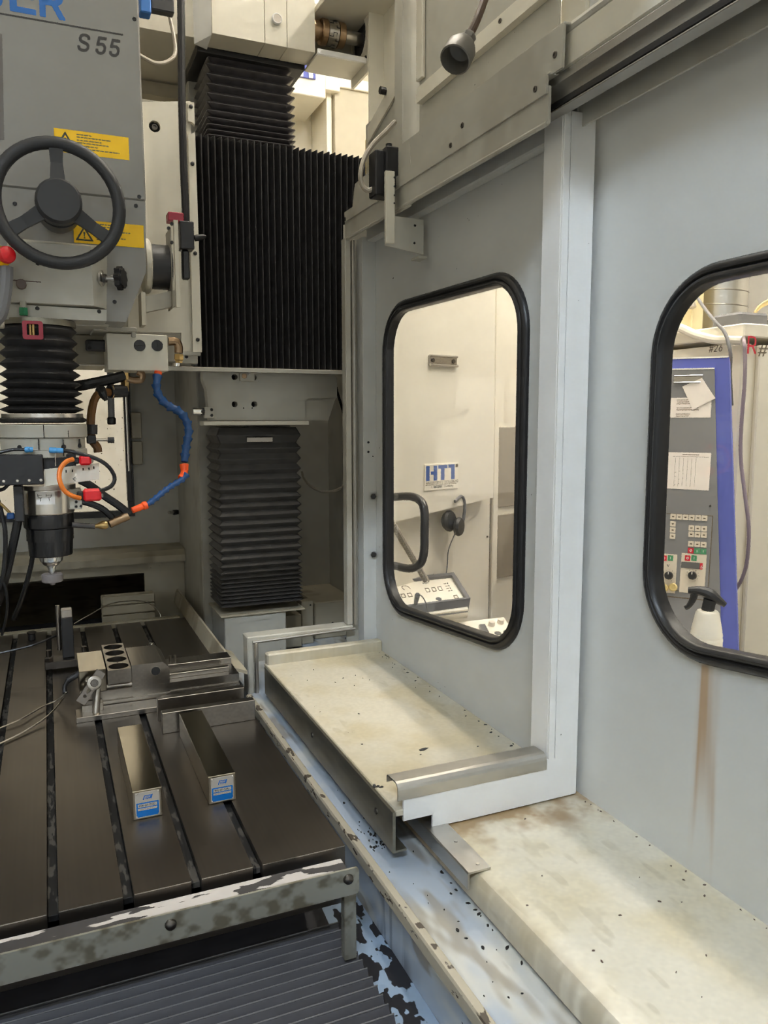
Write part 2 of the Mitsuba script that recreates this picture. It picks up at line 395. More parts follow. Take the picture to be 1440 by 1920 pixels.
# ---------------------------------------------------------------- machine base beside the table
b = thing('machine_bed', 'blue grey painted machine base with a worn ledge running between the table and the shelves', 'machine base')
add('ledge', ext([(0.4935, 0.55), (0.4935, 0.812), (0.496, 0.817), (0.502, 0.82), (0.93, 0.82), (0.93, 0.55)], 'y', 0.2, 2.39), 'paint_base', b)
add('rear_ledge', B(0.793, 1.018, 2.39, 2.915, 0.55, 0.80, .003), 'paint_base', b)
add('ledge_rim', ext([(0.4805, 0.80), (0.4805, 0.819), (0.483, 0.823), (0.494, 0.823), (0.497, 0.820), (0.494, 0.80)], 'y', 0.2, 2.10), 'paint_chipped', b, label='chipped beige rim along the ledge')
add('tray', B(-0.95, 0.494, 0.2, 3.2, 0.68, 0.705), 'paint_tray', b, label='blue tray with flaking black coating')

# ---------------------------------------------------------------- fixed enclosure wall with its shelf and window
def rquad(y0, y1, z0, z1, r, e=0.0):
    """Rounded window outline; z0 and z1 are (near, far) heights of its lower and upper edge."""
    return Polygon([(y0, z0[0]), (y1, z0[1]), (y1, z1[1]), (y0, z1[0])]).buffer(-r, join_style=2).buffer(r - e, quad_segs=12)
def seal(name, parent, X, y0, y1, z0, z1, r, prof, mat='rubber'):
    """A rubber window seal round a rounded rectangle in the plane x = X, its profile (outward, towards the room)."""
    ring = np.array(rquad(y0, y1, z0, z1, r).exterior.coords)[:-1]
    if Polygon(ring).exterior.is_ccw is False: ring = ring[::-1]
    m = sweep(ring, prof)
    v = m.vertices.copy(); m.vertices = np.stack([X - v[:, 2], v[:, 0], v[:, 1]], 1)
    if m.volume < 0: m.invert()
    return add(name, m, mat, parent, 40)
SEAL = [(0.001, -0.014), (0.001, 0.002), (-0.002, 0.008), (-0.007, 0.012), (-0.012, 0.012), (-0.015, 0.009), (-0.018, 0.013), (-0.022, 0.014), (-0.0260, 0.010), (-0.0275, 0.004), (-0.0275, -0.014)]
w = thing('enclosure_wall', 'fixed grey enclosure wall on the right with a round cornered window and a rust streak below it', 'machine enclosure')
W2 = (0.20, 1.018, (1.298, 1.203), (1.826, 1.826))
add('wall_sheet', ext(rect(-0.4, 0.85, 1.29, 3.0), 'x', 0.922, 0.926, [rquad(*W2, 0.13, 0.015)]), 'paint_wall', w)
add('edge_post', B(0.915, 0.95, 1.214, 1.292, 2.126, 3.0, 0.004), 'paint_cream', w)
add('shelf', ext([(0.5952, 0.8245), (0.5945, 0.845), (0.598, 0.858), (0.606, 0.867), (0.618, 0.870), (0.93, 0.870), (0.93, 0.8245)], 'y', -0.4, 1.60), 'paint_fixshelf', w, label='cream stained fixed shelf')
seal('window_seal', w, 0.922, *W2, 0.13, SEAL)
add('window_pane', ext(rquad(*W2, 0.13, 0.012), 'x', 0.9241, 0.9242), 'glass', w, smooth=False)
g = thing('guide_strip', 'steel guide strip capping the shelf edge under the near corner of the sliding door', 'guide rail')
add('strip', ext([(0.585, 0.846), (0.585, 0.872), (0.587, 0.8745), (0.628, 0.8745), (0.628, 0.8712), (0.5885, 0.8712), (0.5885, 0.846)], 'y', 1.02, 1.80), 'stainless', g)
for y in (1.035, 1.11): add('rivet', cyl((0.612, y, 0.8745), (0.612, y, 0.8765), 0.003, 10), 'steel_bright', g)

# ---------------------------------------------------------------- sliding door
D = thing('sliding_door', 'grey sliding enclosure door with a tall black sealed window and a shelf at its foot', 'machine door')
W1 = (1.312, 2.022, (1.105, 1.045), (1.895, 1.905))
add('panel', ext(rect(1.18, 0.90, 2.13, 2.16), 'x', 0.876, 0.880, [rquad(*W1, 0.13, 0.015)]), 'paint_grey', D)
seal('window_seal', D, 0.876, *W1, 0.13, SEAL)
add('window_pane', ext(rquad(*W1, 0.13, 0.012), 'x', 0.8781, 0.8782), 'glass', D, smooth=False)
add('post', B(0.843, 0.8745, 1.173, 1.232, 0.93, 2.123, 0.003), 'paint_white', D)
add('front_plate', ext([(0.541, 0.897), (0.598, 0.897), (0.598, 0.874), (0.66, 0.8725), (0.909, 0.8745), (0.909, 2.118), (0.904, 2.123), (0.858, 2.123), (0.858, 0.955), (0.541, 0.955)], 'y', 1.170, 1.175), 'paint_white', D, label='white front plate')
add('post_fold', B(0.8435, 0.8572, 1.170, 1.175, 0.95, 2.123, 0.0008), 'paint_white', D)
add('end_stile', B(0.900, 0.909, 1.176, 1.235, 0.876, 2.118, 0.002), 'paint_white', D)
cap = LineString([(1.1685, 0.938), (1.1685, 0.956), (1.170, 0.961), (1.174, 0.9655), (1.180, 0.9670), (1.212, 0.9655), (1.2155, 0.963), (1.2155, 0.953)]).buffer(0.0012, quad_segs=2)
add('edge_cap', ext(cap, 'x', 0.529, 0.838), 'stainless', D, label='folded stainless cap over the front edge of the door shelf')
add('shelf', B(0.527, 0.876, 1.172, 2.07, 0.906, 0.918, 0.002), 'paint_shelf', D, label='cream shelf with oily stains')
add('shelf_skirt', ext([(0.521, 0.840), (0.521, 0.9155), (0.5245, 0.9175), (0.5265, 0.914), (0.5265, 0.844), (0.548, 0.844), (0.548, 0.840)], 'y', 1.172, 2.045), 'skirt_steel', D, label='dark steel skirt below the shelf edge')
for y in (1.245, 1.62): add('skirt_bolt', hexhead((0.521, y, 0.884), (-1, 0, 0), 0.006, 0.003), 'steel_dark', D)
add('back_kerb', B(0.530, 0.876, 2.045, 2.075, 0.90, 0.949, 0.004), 'paint_shelf', D)
add('back_stile', B(0.838, 0.8765, 2.090, 2.096, 0.915, 2.10, 0.001), 'paint_grey', D)
add('back_return', B(0.836, 0.840, 2.090, 2.135, 0.915, 2.10, 0.001), 'paint_grey', D)
for z in (1.371, 1.199): add('bolt', hexhead((0.868, 2.09, z), (-0.5, -1, 0), 0.0085, 0.014), 'rubber', D)
for (y, z) in ((2.09, 1.528), (2.09, 1.500), (2.09, 1.487)): add('hole_shade', cyl((0.852 if z > 1.49 else 0.866, y - 0.0006, z), (0.852 if z > 1.49 else 0.866, y + 0.004, z), 0.0035 if z > 1.49 else 0.002, 10), 'hole_shade_crumb_black', D)
add('top_rail', B(0.850, 0.876, 1.232, 2.095, 2.088, 2.150, 0.003), 'paint_grey', D)
add('hanger_lower', ext([(1.155, 2.090), (2.128, 2.096), (2.128, 2.150), (1.155, 2.150)], 'x', 0.799, 0.804), 'paint_cast', D)
add('hanger_lower_lip', tube([(0.801, 1.160, 2.0915), (0.801, 2.135, 2.097)], 0.0045, 8, 0), 'paint_cast', D)
add('hanger_upper', ext([(1.156, 2.137), (2.120, 2.142), (2.120, 2.168), (1.156, 2.168)], 'x', 0.7945, 0.7988), 'paint_cast', D)
add('hanger_top', B(0.796, 0.85, 1.15, 2.10, 2.166, 2.1695, 0.001), 'paint_cast', D)
for (y, z) in ((1.188, 2.155), (1.492, 2.156), (2.112, 2.149)): add('screw', socket((0.7945, y, z), (-1, 0, 0), 0.0052, 0.002), 'steel_dark', D)

# the small loose flakes lying on the shelf and the base
rng = random.Random(5)
def flake(x, y, z, s, rot, k=7):
    r = random.Random(int(x * 1e4) + int(y * 1e3)); a = np.arange(k) * 2 * np.pi / k
    rr = np.array([s * r.uniform(0.6, 1.0) for _ in a]) ; pts = np.stack([rr * np.cos(a) * 1.5, rr * np.sin(a) * 0.8], 1)
    c, s_ = math.cos(rot), math.sin(rot)
    return ext(Polygon(pts @ np.array([[c, s_], [-s_, c]]) + [x, y]), 'z', z, z + 0.0012)
fx, fy = (0.6834, 1.3807)
single('coating_flake', flake(fx, fy, 0.918, 0.0085, 0.2), 'plastic_dark', 'largest dark flake of coating lying loose on the door shelf', 'debris')
cx, cy = (0.5399, 1.2667)
single('coating_flake', cat_(flake(cx - 0.012, cy + .006, 0.918, 0.0055, 1.2), flake(cx - 0.002, cy - .004, 0.918, 0.0045, 0.1), flake(cx - 0.007, cy + .001, 0.918, 0.004, 0.7)), 'plastic_dark', 'broken dark flake at the near outer edge of the door shelf', 'debris')
ms = []
for i in range(26): ms.append(flake(0.868 - rng.random() ** 2 * 0.02, 1.28 + rng.random() * 0.75, 0.918, 0.0012 + 0.0022 * rng.random(), rng.random() * 3))
for i in range(16): ms.append(flake(0.55 + rng.random() * 0.29, 1.25 + rng.random() * 0.75, 0.918, 0.0010 + 0.0014 * rng.random(), rng.random() * 3))
single('shelf_crumbs', cat_(ms), 'plastic_dark', 'dark crumbs scattered along the foot of the sliding door panel', 'debris', kind='stuff')
ms = []
for i in range(30): ms.append(flake(0.505 + rng.random() * 0.085, 0.7 + rng.random() * 0.85, 0.82, 0.0008 + 0.003 * rng.random() ** 3, rng.random() * 3))
for i in range(9): ms.append(flake(0.587 + 0.004 * rng.random(), 0.75 + rng.random() * 0.4, 0.82, 0.0015 + 0.003 * rng.random(), rng.random() * 3))
for i in range(30): ms.append(flake(0.505 + rng.random() * 0.03, 1.22 + rng.random() * 0.12, 0.82, 0.001 + 0.003 * rng.random() ** 2, 1.2 + rng.random() * .6))
single('ledge_crumbs', cat_(ms), 'hole_shade_crumb_black', 'dark crumbs lying on the blue grey ledge of the machine base', 'debris', kind='stuff')

ms = []
for i in range(34): ms.append(flake(0.915 - rng.random() ** 3 * 0.03, 0.35 + rng.random() * 0.8, 0.870, 0.0008 + 0.0016 * rng.random(), rng.random() * 3))
for i in range(14): ms.append(flake(0.62 + rng.random() * 0.28, 0.6 + rng.random() * 0.55, 0.870, 0.0008 + 0.0014 * rng.random(), rng.random() * 3))
single('wall_crumbs', cat_(ms), 'pin_brown', 'brown crumbs along the joint of the fixed wall and its shelf', 'debris', kind='stuff')

# ---------------------------------------------------------------- stainless frame the door closes against
S = thing('door_jamb', 'stainless stepped jamb behind the sliding door, running down and across to the table side', 'door frame')
add('upright', B(0.795, 0.812, 2.118, 2.150, 0.985, 2.10, 0.002), 'paint_cast', S)
add('upright_edge', B(0.8135, 0.8215, 2.108, 2.150, 0.985, 2.095, 0.002), 'stainless', S)
add('sill', B(0.490, 0.812, 2.112, 2.165, 0.968, 0.9845, 0.003), 'paint_cast', S)
add('sill_edge', tube([(0.505, 2.110, 0.969), (0.815, 2.110, 0.976)], 0.005, 8, 0), 'stainless', S)
add('drop', B(0.4905, 0.508, 2.112, 2.165, 0.815, 0.9835, 0.003), 'paint_cast', S)
add('drop_edge', B(0.509, 0.5205, 2.105, 2.118, 0.815, 0.968, 0.003), 'stainless', S)
add('back_plate', B(0.8, 0.938, 2.14, 2.146, 0.82, 2.14, 0.001), 'paint_cast', S)

# ---------------------------------------------------------------- overhead door rail and upper enclosure
R = thing('door_rail_cover', 'grey folded cover plate above the sliding door rail', 'cover plate')
add('plate', ext([(1.123, 2.166), (2.075, 2.170), (2.055, 2.228), (1.74, 2.2375), (1.121, 2.232)], 'x', 0.801, 0.806), 'paint_cast', R)
add('top_flange', B(0.802, 0.866, 1.12, 1.745, 2.232, 2.2365, 0.001), 'paint_cast', R)
for (y, z) in ((1.142, 2.193), (1.455, 2.184)): add('screw', socket((0.801, y, z), (-1, 0, 0), 0.0055, 0.002), 'steel_dark', R)
G = thing('door_rail', 'galvanised overhead rail with a painted beam along the enclosure wall', 'rail')
add('beam', B(0.816, 0.880, -0.4, 1.62, 2.1715, 2.226, 0.003), 'paint_cream', G)
add('beam_bead', tube([(0.824, -0.4, 2.232), (0.824, 1.62, 2.232)], 0.010, 10, 0), 'paint_cast', G)
add('channel', ext([(0.818, 2.1705), (0.812, 2.165), (0.812, 2.152), (0.818, 2.146), (0.822, 2.139), (0.822, 2.1305), (0.850, 2.1305), (0.850, 2.1705)], 'y', -0.4, 1.6), 'rail_steel', G, label='galvanised rail channel')
add('slot_gap_strip', B(0.819, 0.846, -0.4, 1.6, 2.119, 2.130, 0.001), 'rubber', G, label='solid black strip drawn for the dark slot under the rail channel')  # solid black strip painted in place of the dark open gap
add('lower_lip', B(0.820, 0.846, -0.4, 1.6, 2.1155, 2.1185, 0.0008), 'stainless', G)
add('back_sheet', B(0.880, 0.884, -0.4, 1.6, 2.10, 2.226, 0.001), 'paint_cast', G)
UPR = thing('upper_enclosure', 'grey upper enclosure panel above the door rail cover', 'machine enclosure')
add('panel', B(0.900, 0.905, 1.275, 1.86, 2.14, 3.0, 0.001), 'paint_cast', UPR)
add('ledge_angle', ext([(0.882, 2.372), (0.899, 2.372), (0.899, 2.412), (0.884, 2.408)], 'y', 1.276, 1.842), 'paint_cream', UPR)
add('ledge_screw', socket((0.882, 1.45, 2.394), (-1, 0, 0), 0.005, 0.002), 'steel_dark', UPR)
add('edge_strip', B(0.890, 0.899, 1.825, 1.86, 2.43, 3.0, 0.002), 'paint_cream', UPR)
add('post', B(0.860, 0.9165, 1.874, 1.925, 2.17, 3.0, 0.003), 'paint_cast', UPR)
add('corner_back', B(0.944, 0.995, 2.30, 2.305, 2.42, 3.0, 0.001), 'paint_cream', UPR)
add('corner_side', B(0.993, 0.998, 2.02, 2.302, 2.42, 3.0, 0.001), 'paint_cream', UPR)
add('soffit', B(0.80, 0.998, 2.20, 2.50, 2.800, 2.82, 0.002), 'paint_cream', UPR)
add('tie_plate', ext([(2.04, 2.475), (2.25, 2.405), (2.25, 2.452), (2.04, 2.525)], 'x', 0.918, 0.924), 'paint_cream', UPR)
add('tie_bolt', cyl((0.917, 2.113, 2.505), (0.90, 2.113, 2.505), 0.010, 10), 'rubber', UPR)
add('lower_side', B(0.925, 0.930, 1.86, 2.28, 2.14, 2.47, 0.001), 'paint_cast', UPR)
add('wood_strip', B(0.925, 0.94, 2.252, 2.285, 2.18, 2.43, 0.001), 'yellowed', UPR)

# limit switch and its bracket on the rail cover
L = thing('limit_switch', 'black limit switch with a grey cable at the far end of the rail cover', 'switch')
sw0, sw1 = (0.7492, 2.1271), (0.8065, 2.2317)
add('body', B(sw0[0], sw1[0], 1.785, 1.83, sw0[1], sw1[1], 0.003), 'plastic_black', L)
add('roller_head', B(0.7698, sw1[0] + .001, 1.768, 1.80, sw0[1] + .018, sw1[1] + .006, 0.003), 'rubber', L)
add('plunger', cyl((0.7913, 1.8, 2.2254), (0.7899, 1.8, 2.2522), 0.0075, 12), 'plastic_black', L)
add('mount_plate', B(sw1[0] - .002, 0.8005, 1.70, 1.84, 2.086, 2.2279, 0.001), 'paint_cast', L)
add('cable', tube([(0.8247, 1.84, 2.3214), (0.7975, 1.84, 2.2927), (0.7662, 1.84, 2.2613), (0.7396, 1.83, 2.224), (0.7243, 1.82, 2.1825), (0.7283, 1.82, 2.1571), (0.7415, 1.815, 2.1437), (0.759, 1.81, 2.1505)], 0.0062, 8), 'grey_cable', L)
K = thing('switch_bracket', 'grey bent bracket with a square plate hanging in front of the sliding door', 'bracket')
add('arm', B(0.757, 0.780, 1.742, 1.752, 2.008, 2.172, 0.001), 'paint_cream', K)
add('arm_side', ext([(1.752, 2.012), (1.775, 2.012), (1.775, 2.168), (1.752, 2.172)], 'x', 0.777, 0.780), 'paint_cast', K)
add('plate', ext([(0.757, 2.004), (0.8585, 1.990), (0.8585, 2.071), (0.780, 2.073), (0.757, 2.072)], 'y', 1.748, 1.751), 'paint_cast', K)
add('foot', B(0.838, 0.862, 1.735, 1.775, 1.978, 1.984, 0.001), 'paint_cast', K)
for (px, pz) in ((0.8354, 2.0558), (0.8341, 2.0149)): add('hole_shade', cyl((px, 1.7474, pz), (px, 1.7485, pz), 0.0030, 10), 'hole_shade_crumb_black', K)
for z in (2.158, 2.138, 2.118, 2.10): add('hole_shade', cyl((0.7785, 1.7414, z), (0.7785, 1.7426, z), 0.0022, 8), 'hole_shade_crumb_black', K)
n0 = np.array((0.6452, 1.2, 2.1811)); n1 = np.array((0.6756, 1.2, 2.2251)); n2 = np.array((0.6962, 1.2, 2.2627)); n3 = np.array((0.7328, 1.22, 2.333))
N = thing('spray_bell', 'grey metal bell nozzle hanging on a pipe above the sliding door', 'nozzle')
dn = (n1 - n0) / np.linalg.norm(n1 - n0); Ln = np.linalg.norm(n1 - n0)
add('bell', lathe([(0.0235, 0), (0.0258, 0.001), (0.0262, 0.008), (0.0255, Ln * .55), (0.020, Ln * .8), (0.0125, Ln * .93), (0, Ln * .93), (0, Ln * .6), (0.018, Ln * .5), (0.0235, 0)], n0, dn + np.array([0, 0.35, 0]), 28), 'bell_grey', N)
add('nut', lathe([(0, 0), (0.0125, 0), (0.0125, 0.013), (0.0085, 0.018), (0, 0.018)], n0 + dn * Ln * 0.86 + np.array([0, 0.012, 0]), dn, 6), 'bell_grey', N)
add('pipe', tube([n1 + np.array([0, 0.012, 0]), n2 + np.array([0, .016, 0]), n3 + np.array([0, .02, 0])], 0.0068, 10), 'amber_dark', N)

# ---------------------------------------------------------------- machine table and its way cover
M = thing('machine_table', 'dark steel machine table with long black T slots', 'machine table')
TX0, TX1, TY0, TY1, TZ = -0.52, 0.418, 1.134, 2.74, 0.90
prof = rect(TX0, 0.80, TX1, TZ).difference(Polygon([(TX1 - .002, TZ), (TX1 + 1, TZ), (TX1 + 1, TZ - .002)]))
SLOTS = [-0.425, -0.325, -0.225, -0.125, -0.0255, 0.0775, 0.1765, 0.2715]
for s in SLOTS:
    prof = prof.difference(rect(s - .0078, .86, s + .0078, .91)).difference(rect(s - .0145, .858, s + .0145, .876))
add('top', ext(prof, 'y', TY0, TY1), 'steel_table', M)
add('front_chamfer', ext(prof.intersection(rect(-1, 0.8985, 1, 0.9012)).buffer(-0.0003), 'y', TY0 - 0.0012, TY0 + 0.0004), 'steel_bright', M)
for s in SLOTS:
    add('slot_strip_shade', B(s - .0074, s + .0074, TY0 + .012, TY1 - .01, .8785, .8890, .001), 'slot_fill_shade', M, label='black strip in a T slot, filler in some and painted shade in the rest')  # real filler in some slots; elsewhere black put in for slot shade
add('apron', ext(rrect(-0.55, 0.4205, 0.849, 0.893, 0.006, 4), 'y', 1.077, 1.081), 'galvanised', M, label='galvanised plate along the front of the table')
add('apron_flange', B(-0.55, 0.405, 1.0815, 1.119, 0.882, 0.8885, 0.001), 'flange_chips', M, label='flange with chipped white coating')
for (px, pz) in ((0.1291, 0.8761), (0.4021, 0.8774)):
    add('apron_bolt', lathe([(0, 0), (0.0085, 0), (0.0075, 0.004), (0.004, 0.006), (0, 0.0062)], (px, 1.077, pz), (0, -1, 0), 16), 'steel_dark', M)
add('apron_foot', B(0.397, 0.4175, 1.082, 1.098, 0.735, 0.849, 0.001), 'galvanised', M)
add('back_rail', B(-0.5, 0.40, 2.74, 2.765, 0.84, 0.905, 0.002), 'paint_dirty', M)
add('back_stop', ext([(0.415, 0.90), (0.428, 0.948), (0.434, 0.948), (0.421, 0.90)], 'y', 2.08, 3.0), 'paint_dirty', M)
add('back_wing', ext([(0.405, 0.905), (0.432, 0.93), (0.470, 0.915), (0.470, 0.905), (0.434, 0.921), (0.410, 0.90)], 'y', 2.03, 2.23), 'paint_dirty', M)
W = thing('way_cover', 'black pleated way cover in front of and below the machine table', 'bellows cover')
add('flap', ext([(1.176, 0.728), (1.176, 0.7325), (1.285, 0.752), (1.34, 0.754), (1.34, 0.748), (1.285, 0.747)], 'x', -0.55, 0.405), 'cover_black', W)
for i in range(20):
    y = 1.178 - 0.0207 * i; x1 = 0.4245 + (-0.004 if i < 1 else 0)
    pl = add('pleat', ext([(y - .0195, .700), (y - 0.0008, .733), (y + .0012, .734), (y + .004, .727), (y + .0175, .700)], 'x', -0.55, x1), 'cover_black', W)
    add('edge', tube([(-0.55, y, .7345), (0.15, y, .7342), (x1, y, .7345)], 0.0012, 6, 0), 'cover_edge', pl)

# the two lapped steel bars with blue labels
def gauge_bar(x0, y0, L, label):
    t = thing('gauge_bar', label, 'gauge block')
    add('body', B(x0, x0 + .050, y0, y0 + L, TZ, TZ + .053, .0012), 'steel_lapped', t)
    p = add('label_plate', ext(rrect(x0 + .0045, x0 + .0460, TZ + .0035, TZ + .0495, .001, 2), 'y', y0 - .0012, y0), 'silver_label', t, label='blue and silver label plate')
    yb = y0 - .0012
    def strip(name, u0, u1, v0, v1, m, e=.0003): add(name, ext(rect(x0 + u0, TZ + v0, x0 + u1, TZ + v1), 'y', yb - e, yb), m, p)
    strip('blue_field', .0062, .0443, .0050, .0308, 'label_blue')
    strip('text_field', .0088, .0412, .0225, .0286, 'silver_label', .0005)
    strip('text_field', .0088, .0412, .0168, .0208, 'silver_label', .0005)
    add('lettering', text('KPS-CF-2030', .0036, (x0 + .0112, yb - .0005, TZ + .0238), fit=.026), 'ink', p)
    add('lettering', text('----- ----------', .0024, (x0 + .0112, yb - .0005, TZ + .0180), fit=.026), 'ink_soft', p)
    lg = Polygon([(.0172, .0355), (.0202, .0435), (.0345, .0435), (.0322, .0365), (.0305, .0365), (.0298, .0385), (.0312, .0420), (.0214, .0420), (.0190, .0355)])
    add('emblem', ext(affinity.translate(lg, x0, TZ), 'y', yb - .0004, yb), 'ink_blue', p)
    add('emblem_letters', text('KDM', .0040, (x0 + .0212, yb - .0002, TZ + .0367), fit=.0090, bold=True, slant=.3), 'ink_blue', p)
    for u in (.0068, .0437):
        for v in (.0062, .0470):
            add('rivet', lathe([(0, 0), (.0015, 0), (.0011, .0009), (0, .0012)], (x0 + u, yb, TZ + v), (0, -1, 0), 10), 'steel_bright', p)
gauge_bar(0.1055, 1.354, 0.311, 'left of the two steel bars with a blue label, beside the third T slot')
gauge_bar(0.2375, 1.358, 0.335, 'right of the two steel bars with a blue label, nearly touching the upright plate')
b0 = (0.2058, 0.945); b1 = (0.4142, 0.9509)
single('steel_plate', B(0.2045, b1[0], 1.72, 1.742, TZ, (b0[1] + b1[1]) / 2, .0012), 'steel_ground', 'nearer of the two upright steel plates, behind the labelled bars', 'steel plate')
a0 = (0.207, 0.9505); a1 = (0.408, 0.9552)
single('steel_plate', B(a0[0] - .002, a1[0], 1.80, 1.822, TZ, (a0[1] + a1[1]) / 2, .0012), 'steel_ground', 'farther of the two upright steel plates, in front of the vise', 'steel plate')

# the vise with the drilled block it clamps
V = thing('machine_vise', 'ground steel machine vise lying across the table', 'vise')
vf = 1.935
add('bed', ext([(1.925, .9), (1.925, .921), (1.937, .921), (1.937, .926), (1.930, .926), (1.930, .945), (2.075, .945), (2.075, .9)], 'x', 0.055, 0.425), 'steel_ground', V)
add('bed_rail', B(0.245, 0.405, 1.957, 1.975, .945, .958, .001), 'steel_ground', V)
add('bed_rail', B(0.245, 0.425, 2.02, 2.075, .945, .962, .001), 'steel_ground', V)
add('base_plate', B(0.03, 0.245, 1.862, 1.921, .9, .9125, .001), 'steel_ground', V)
add('fixed_jaw', B(0.042, 0.1035, 1.930, 2.094, .9455, 1.0, .0012), 'steel_lapped', V)
add('moving_jaw', ext([(0.162, .921), (0.2515, .921), (0.2515, .984), (0.2365, 1.0), (0.162, 1.0)], 'y', 1.9305, 2.09), 'steel_ground', V)
jx, jz = (0.2182, 0.9795)
add('jaw_bore_shade', cyl((jx, 1.9295, jz), (jx, 1.9320, jz), .0112, 24), 'hole_shade_crumb_black', V)  # solid black disc painted for the shade inside the bore
add('jaw_bore_rim', lathe([(.0108, 0), (.0122, 0), (.0122, .001), (.0108, .001)], (jx, 1.9285, jz), (0, 1, 0), 24), 'steel_bright', V)
add('spindle', cyl((0.10, 1.945, .951), (0.17, 1.945, .951), .006, 12), 'chrome', V)
wx0, wx1, wy0, wy1 = 0.1055, 0.1592, 1.905, 2.135
hs = [Point((wx0 + wx1) / 2, wy0 + .029 + .0575 * i).buffer(.0232, quad_segs=10) for i in range(4)]
P_ = thing('drilled_block', 'bright steel block with a row of four large bores, clamped in the vise', 'workpiece')
add('body', ext(rect(wx0, wy0, wx1, wy1), 'z', .968, 1.002, hs), 'steel_ground', P_, smooth=40)
add('bore_floor', B(wx0 + .004, wx1 - .004, wy0 + .004, wy1 - .004, .9655, .969), 'steel_dark', P_)
for i in range(3): add('pin_hole_shade', cyl(((wx0 + wx1) / 2, wy0 + .0577 * (i + 1), 1.0021), ((wx0 + wx1) / 2, wy0 + .0577 * (i + 1), 1.0024), .0016, 8), 'hole_shade_crumb_black', P_)
# stops standing on the rear T slot bolts
for (x, y, s) in ((0.176, 2.14, 'left'), (0.262, 2.40, 'right')):
    t = thing('slot_stop', 'small %s pale stop standing over a T slot behind the vise' % s, 'stop')
    add('body', cyl((x, y, .9), (x, y, .918), .009, 12, c=.002), 'steel_bright', t)
t = thing('pin_pair', 'two small upright steel pins at the far end of the vise bed', 'pin')
for dx in (0, .012): add('pin', cyl((0.268 + dx, 2.035, .962), (0.268 + dx, 2.035, .982), .0035, 10), 'steel_ground', t)

# lever clamp at the left end of the vise
Cc = thing('lever_clamp', 'slanted steel lever clamp with a large washer at the left end of the vise', 'clamp')
c0 = np.array((0.0873, 1.9, 1.0008)); c1 = np.array((0.0442, 1.885, 0.9457)); cw = np.array((0.0728, 1.885, 0.9842))
ax = (c1 - c0) / np.linalg.norm(c1 - c0); nrm = np.array([0.15, -0.92, 0.36]); nrm -= ax * (nrm @ ax); nrm /= np.linalg.norm(nrm); sd = np.cross(nrm, ax)
bar = ext(rect(-.005, -.011, np.linalg.norm(c1 - c0) + .006, .011), 'z', 0, .010, [affinity.scale(Point(.043, 0).buffer(.006), 1.5, .75), Point(.060, 0).buffer(.004)])
add('lever', put(bar, mat4([ax, sd, nrm], c0)), 'steel_table', Cc)
add('washer', lathe([(.006, 0), (.0165, 0), (.0165, .003), (.014, .0045), (.006, .0045)], cw + nrm * .010, nrm, 24), 'steel_ground', Cc)
add('bolt', socket(cw + nrm * .010, nrm, .009, .008), 'steel_dark', Cc)
s0 = np.array((0.0738, 1.8839, 0.9)); s0[2] = .9
add('foot', cyl(s0, s0 + [0, 0, .006], .0165, 24, c=.001), 'steel_lapped', Cc)
add('stud', cyl(s0 + [0, 0, .006], s0 + [0.006, 0.02, .062], .0085, 16), 'steel_ground', Cc)
add('foot_block', B(s0[0] - .030, s0[0] + .018, s0[1] + .012, s0[1] + .04, .9, .928), 'steel_ground', Cc)

# toggle holder behind it, with the cross bar over the T slots
H = thing('probe_holder', 'dark upright probe holder with a pale top, bolted across the T slots behind the vise', 'holder')
hy = 2.30
h0 = (0.0108, 1.044); h1 = (0.0417, 0.9639)
add('upright', B(h0[0], h1[0], hy, hy + .04, .93, h0[1] + .0, .002), 'plastic_dark', H)
add('top_block', B(h0[0] + .001, h1[0] - .001, hy + .002, hy + .038, h0[1], h0[1] + .022, .002), 'silver_label', H)
add('pin', cyl((h0[0] - .007, hy + .02, .95), (h0[0] - .007, hy + .02, h0[1] + .034), .006, 12), 'steel_ground', H)
k0 = (-0.0364, 0.9697); k1 = (0.0791, 0.9726)
add('cross_bar', B(k0[0], k1[0], 2.275, 2.33, .908, .930, .002), 'steel_dark', H)
for x in (k0[0] + .012, k1[0] - .012):
    add('stud', cyl((x, 2.285, .925), (x, 2.285, .962), .007, 10), 'steel_dark', H)
    add('nut', hexhead((x, 2.285, .932), (0, 0, 1), .012, .012), 'steel_dark', H)
add('side_block', B(k1[0] - .012, k1[0] + .006, 2.25, 2.28, .90, .942), 'steel_ground', H)
t = thing('slot_nut', 'short black knob standing on the table left of the probe holder', 'knob')
q = np.array((-0.0749, 2.6472, 0.9)); q[2] = .9
add('body', cyl(q, q + [0, 0, .022], .011, 14, c=.002), 'plastic_black', t)
add('cap', cyl(q + [0, 0, .022], q + [0, 0, .027], .014, 14, c=.001), 'steel_dark', t)
# sensing head and thin wires
t = thing('edge_sensor', 'black sensing head with a pale wire at the left of the vise', 'sensor')
e0 = np.array((0.0459, 1.98, 0.9816)); e1 = np.array((0.0187, 1.98, 0.9679)); e2 = np.array((0.0099, 1.96, 0.9424))
add('body', cyl(e0, e1, .008, 12), 'plastic_black', t)
add('sleeve', tube([e1, (e1 + e2) / 2 + [-.004, 0, 0], e2], .0055, 8), 'rubber', t)
add('wire', tube([e2, (0.0046, 1.9742, 0.925), (-0.0294, 1.9065, 0.912), (-0.079, 1.8453, 0.905), (-0.125, 1.7992, 0.904), (-0.182, 1.749, 0.904)], .0020, 6), 'steel_bright', t, label='pale sheathed wire')
single('thin_wire', tube([(-0.1693, 1.8502, 0.906), (-0.1291, 1.8873, 0.906), (-0.0863, 1.9211, 0.908), (-0.0412, 1.9853, 0.908), (-0.0074, 2.0008, 0.915), (0.0123, 1.944, 0.95)], .0017, 6), 'steel_bright', 'thin pale wire lying on the table at the left edge', 'wire')
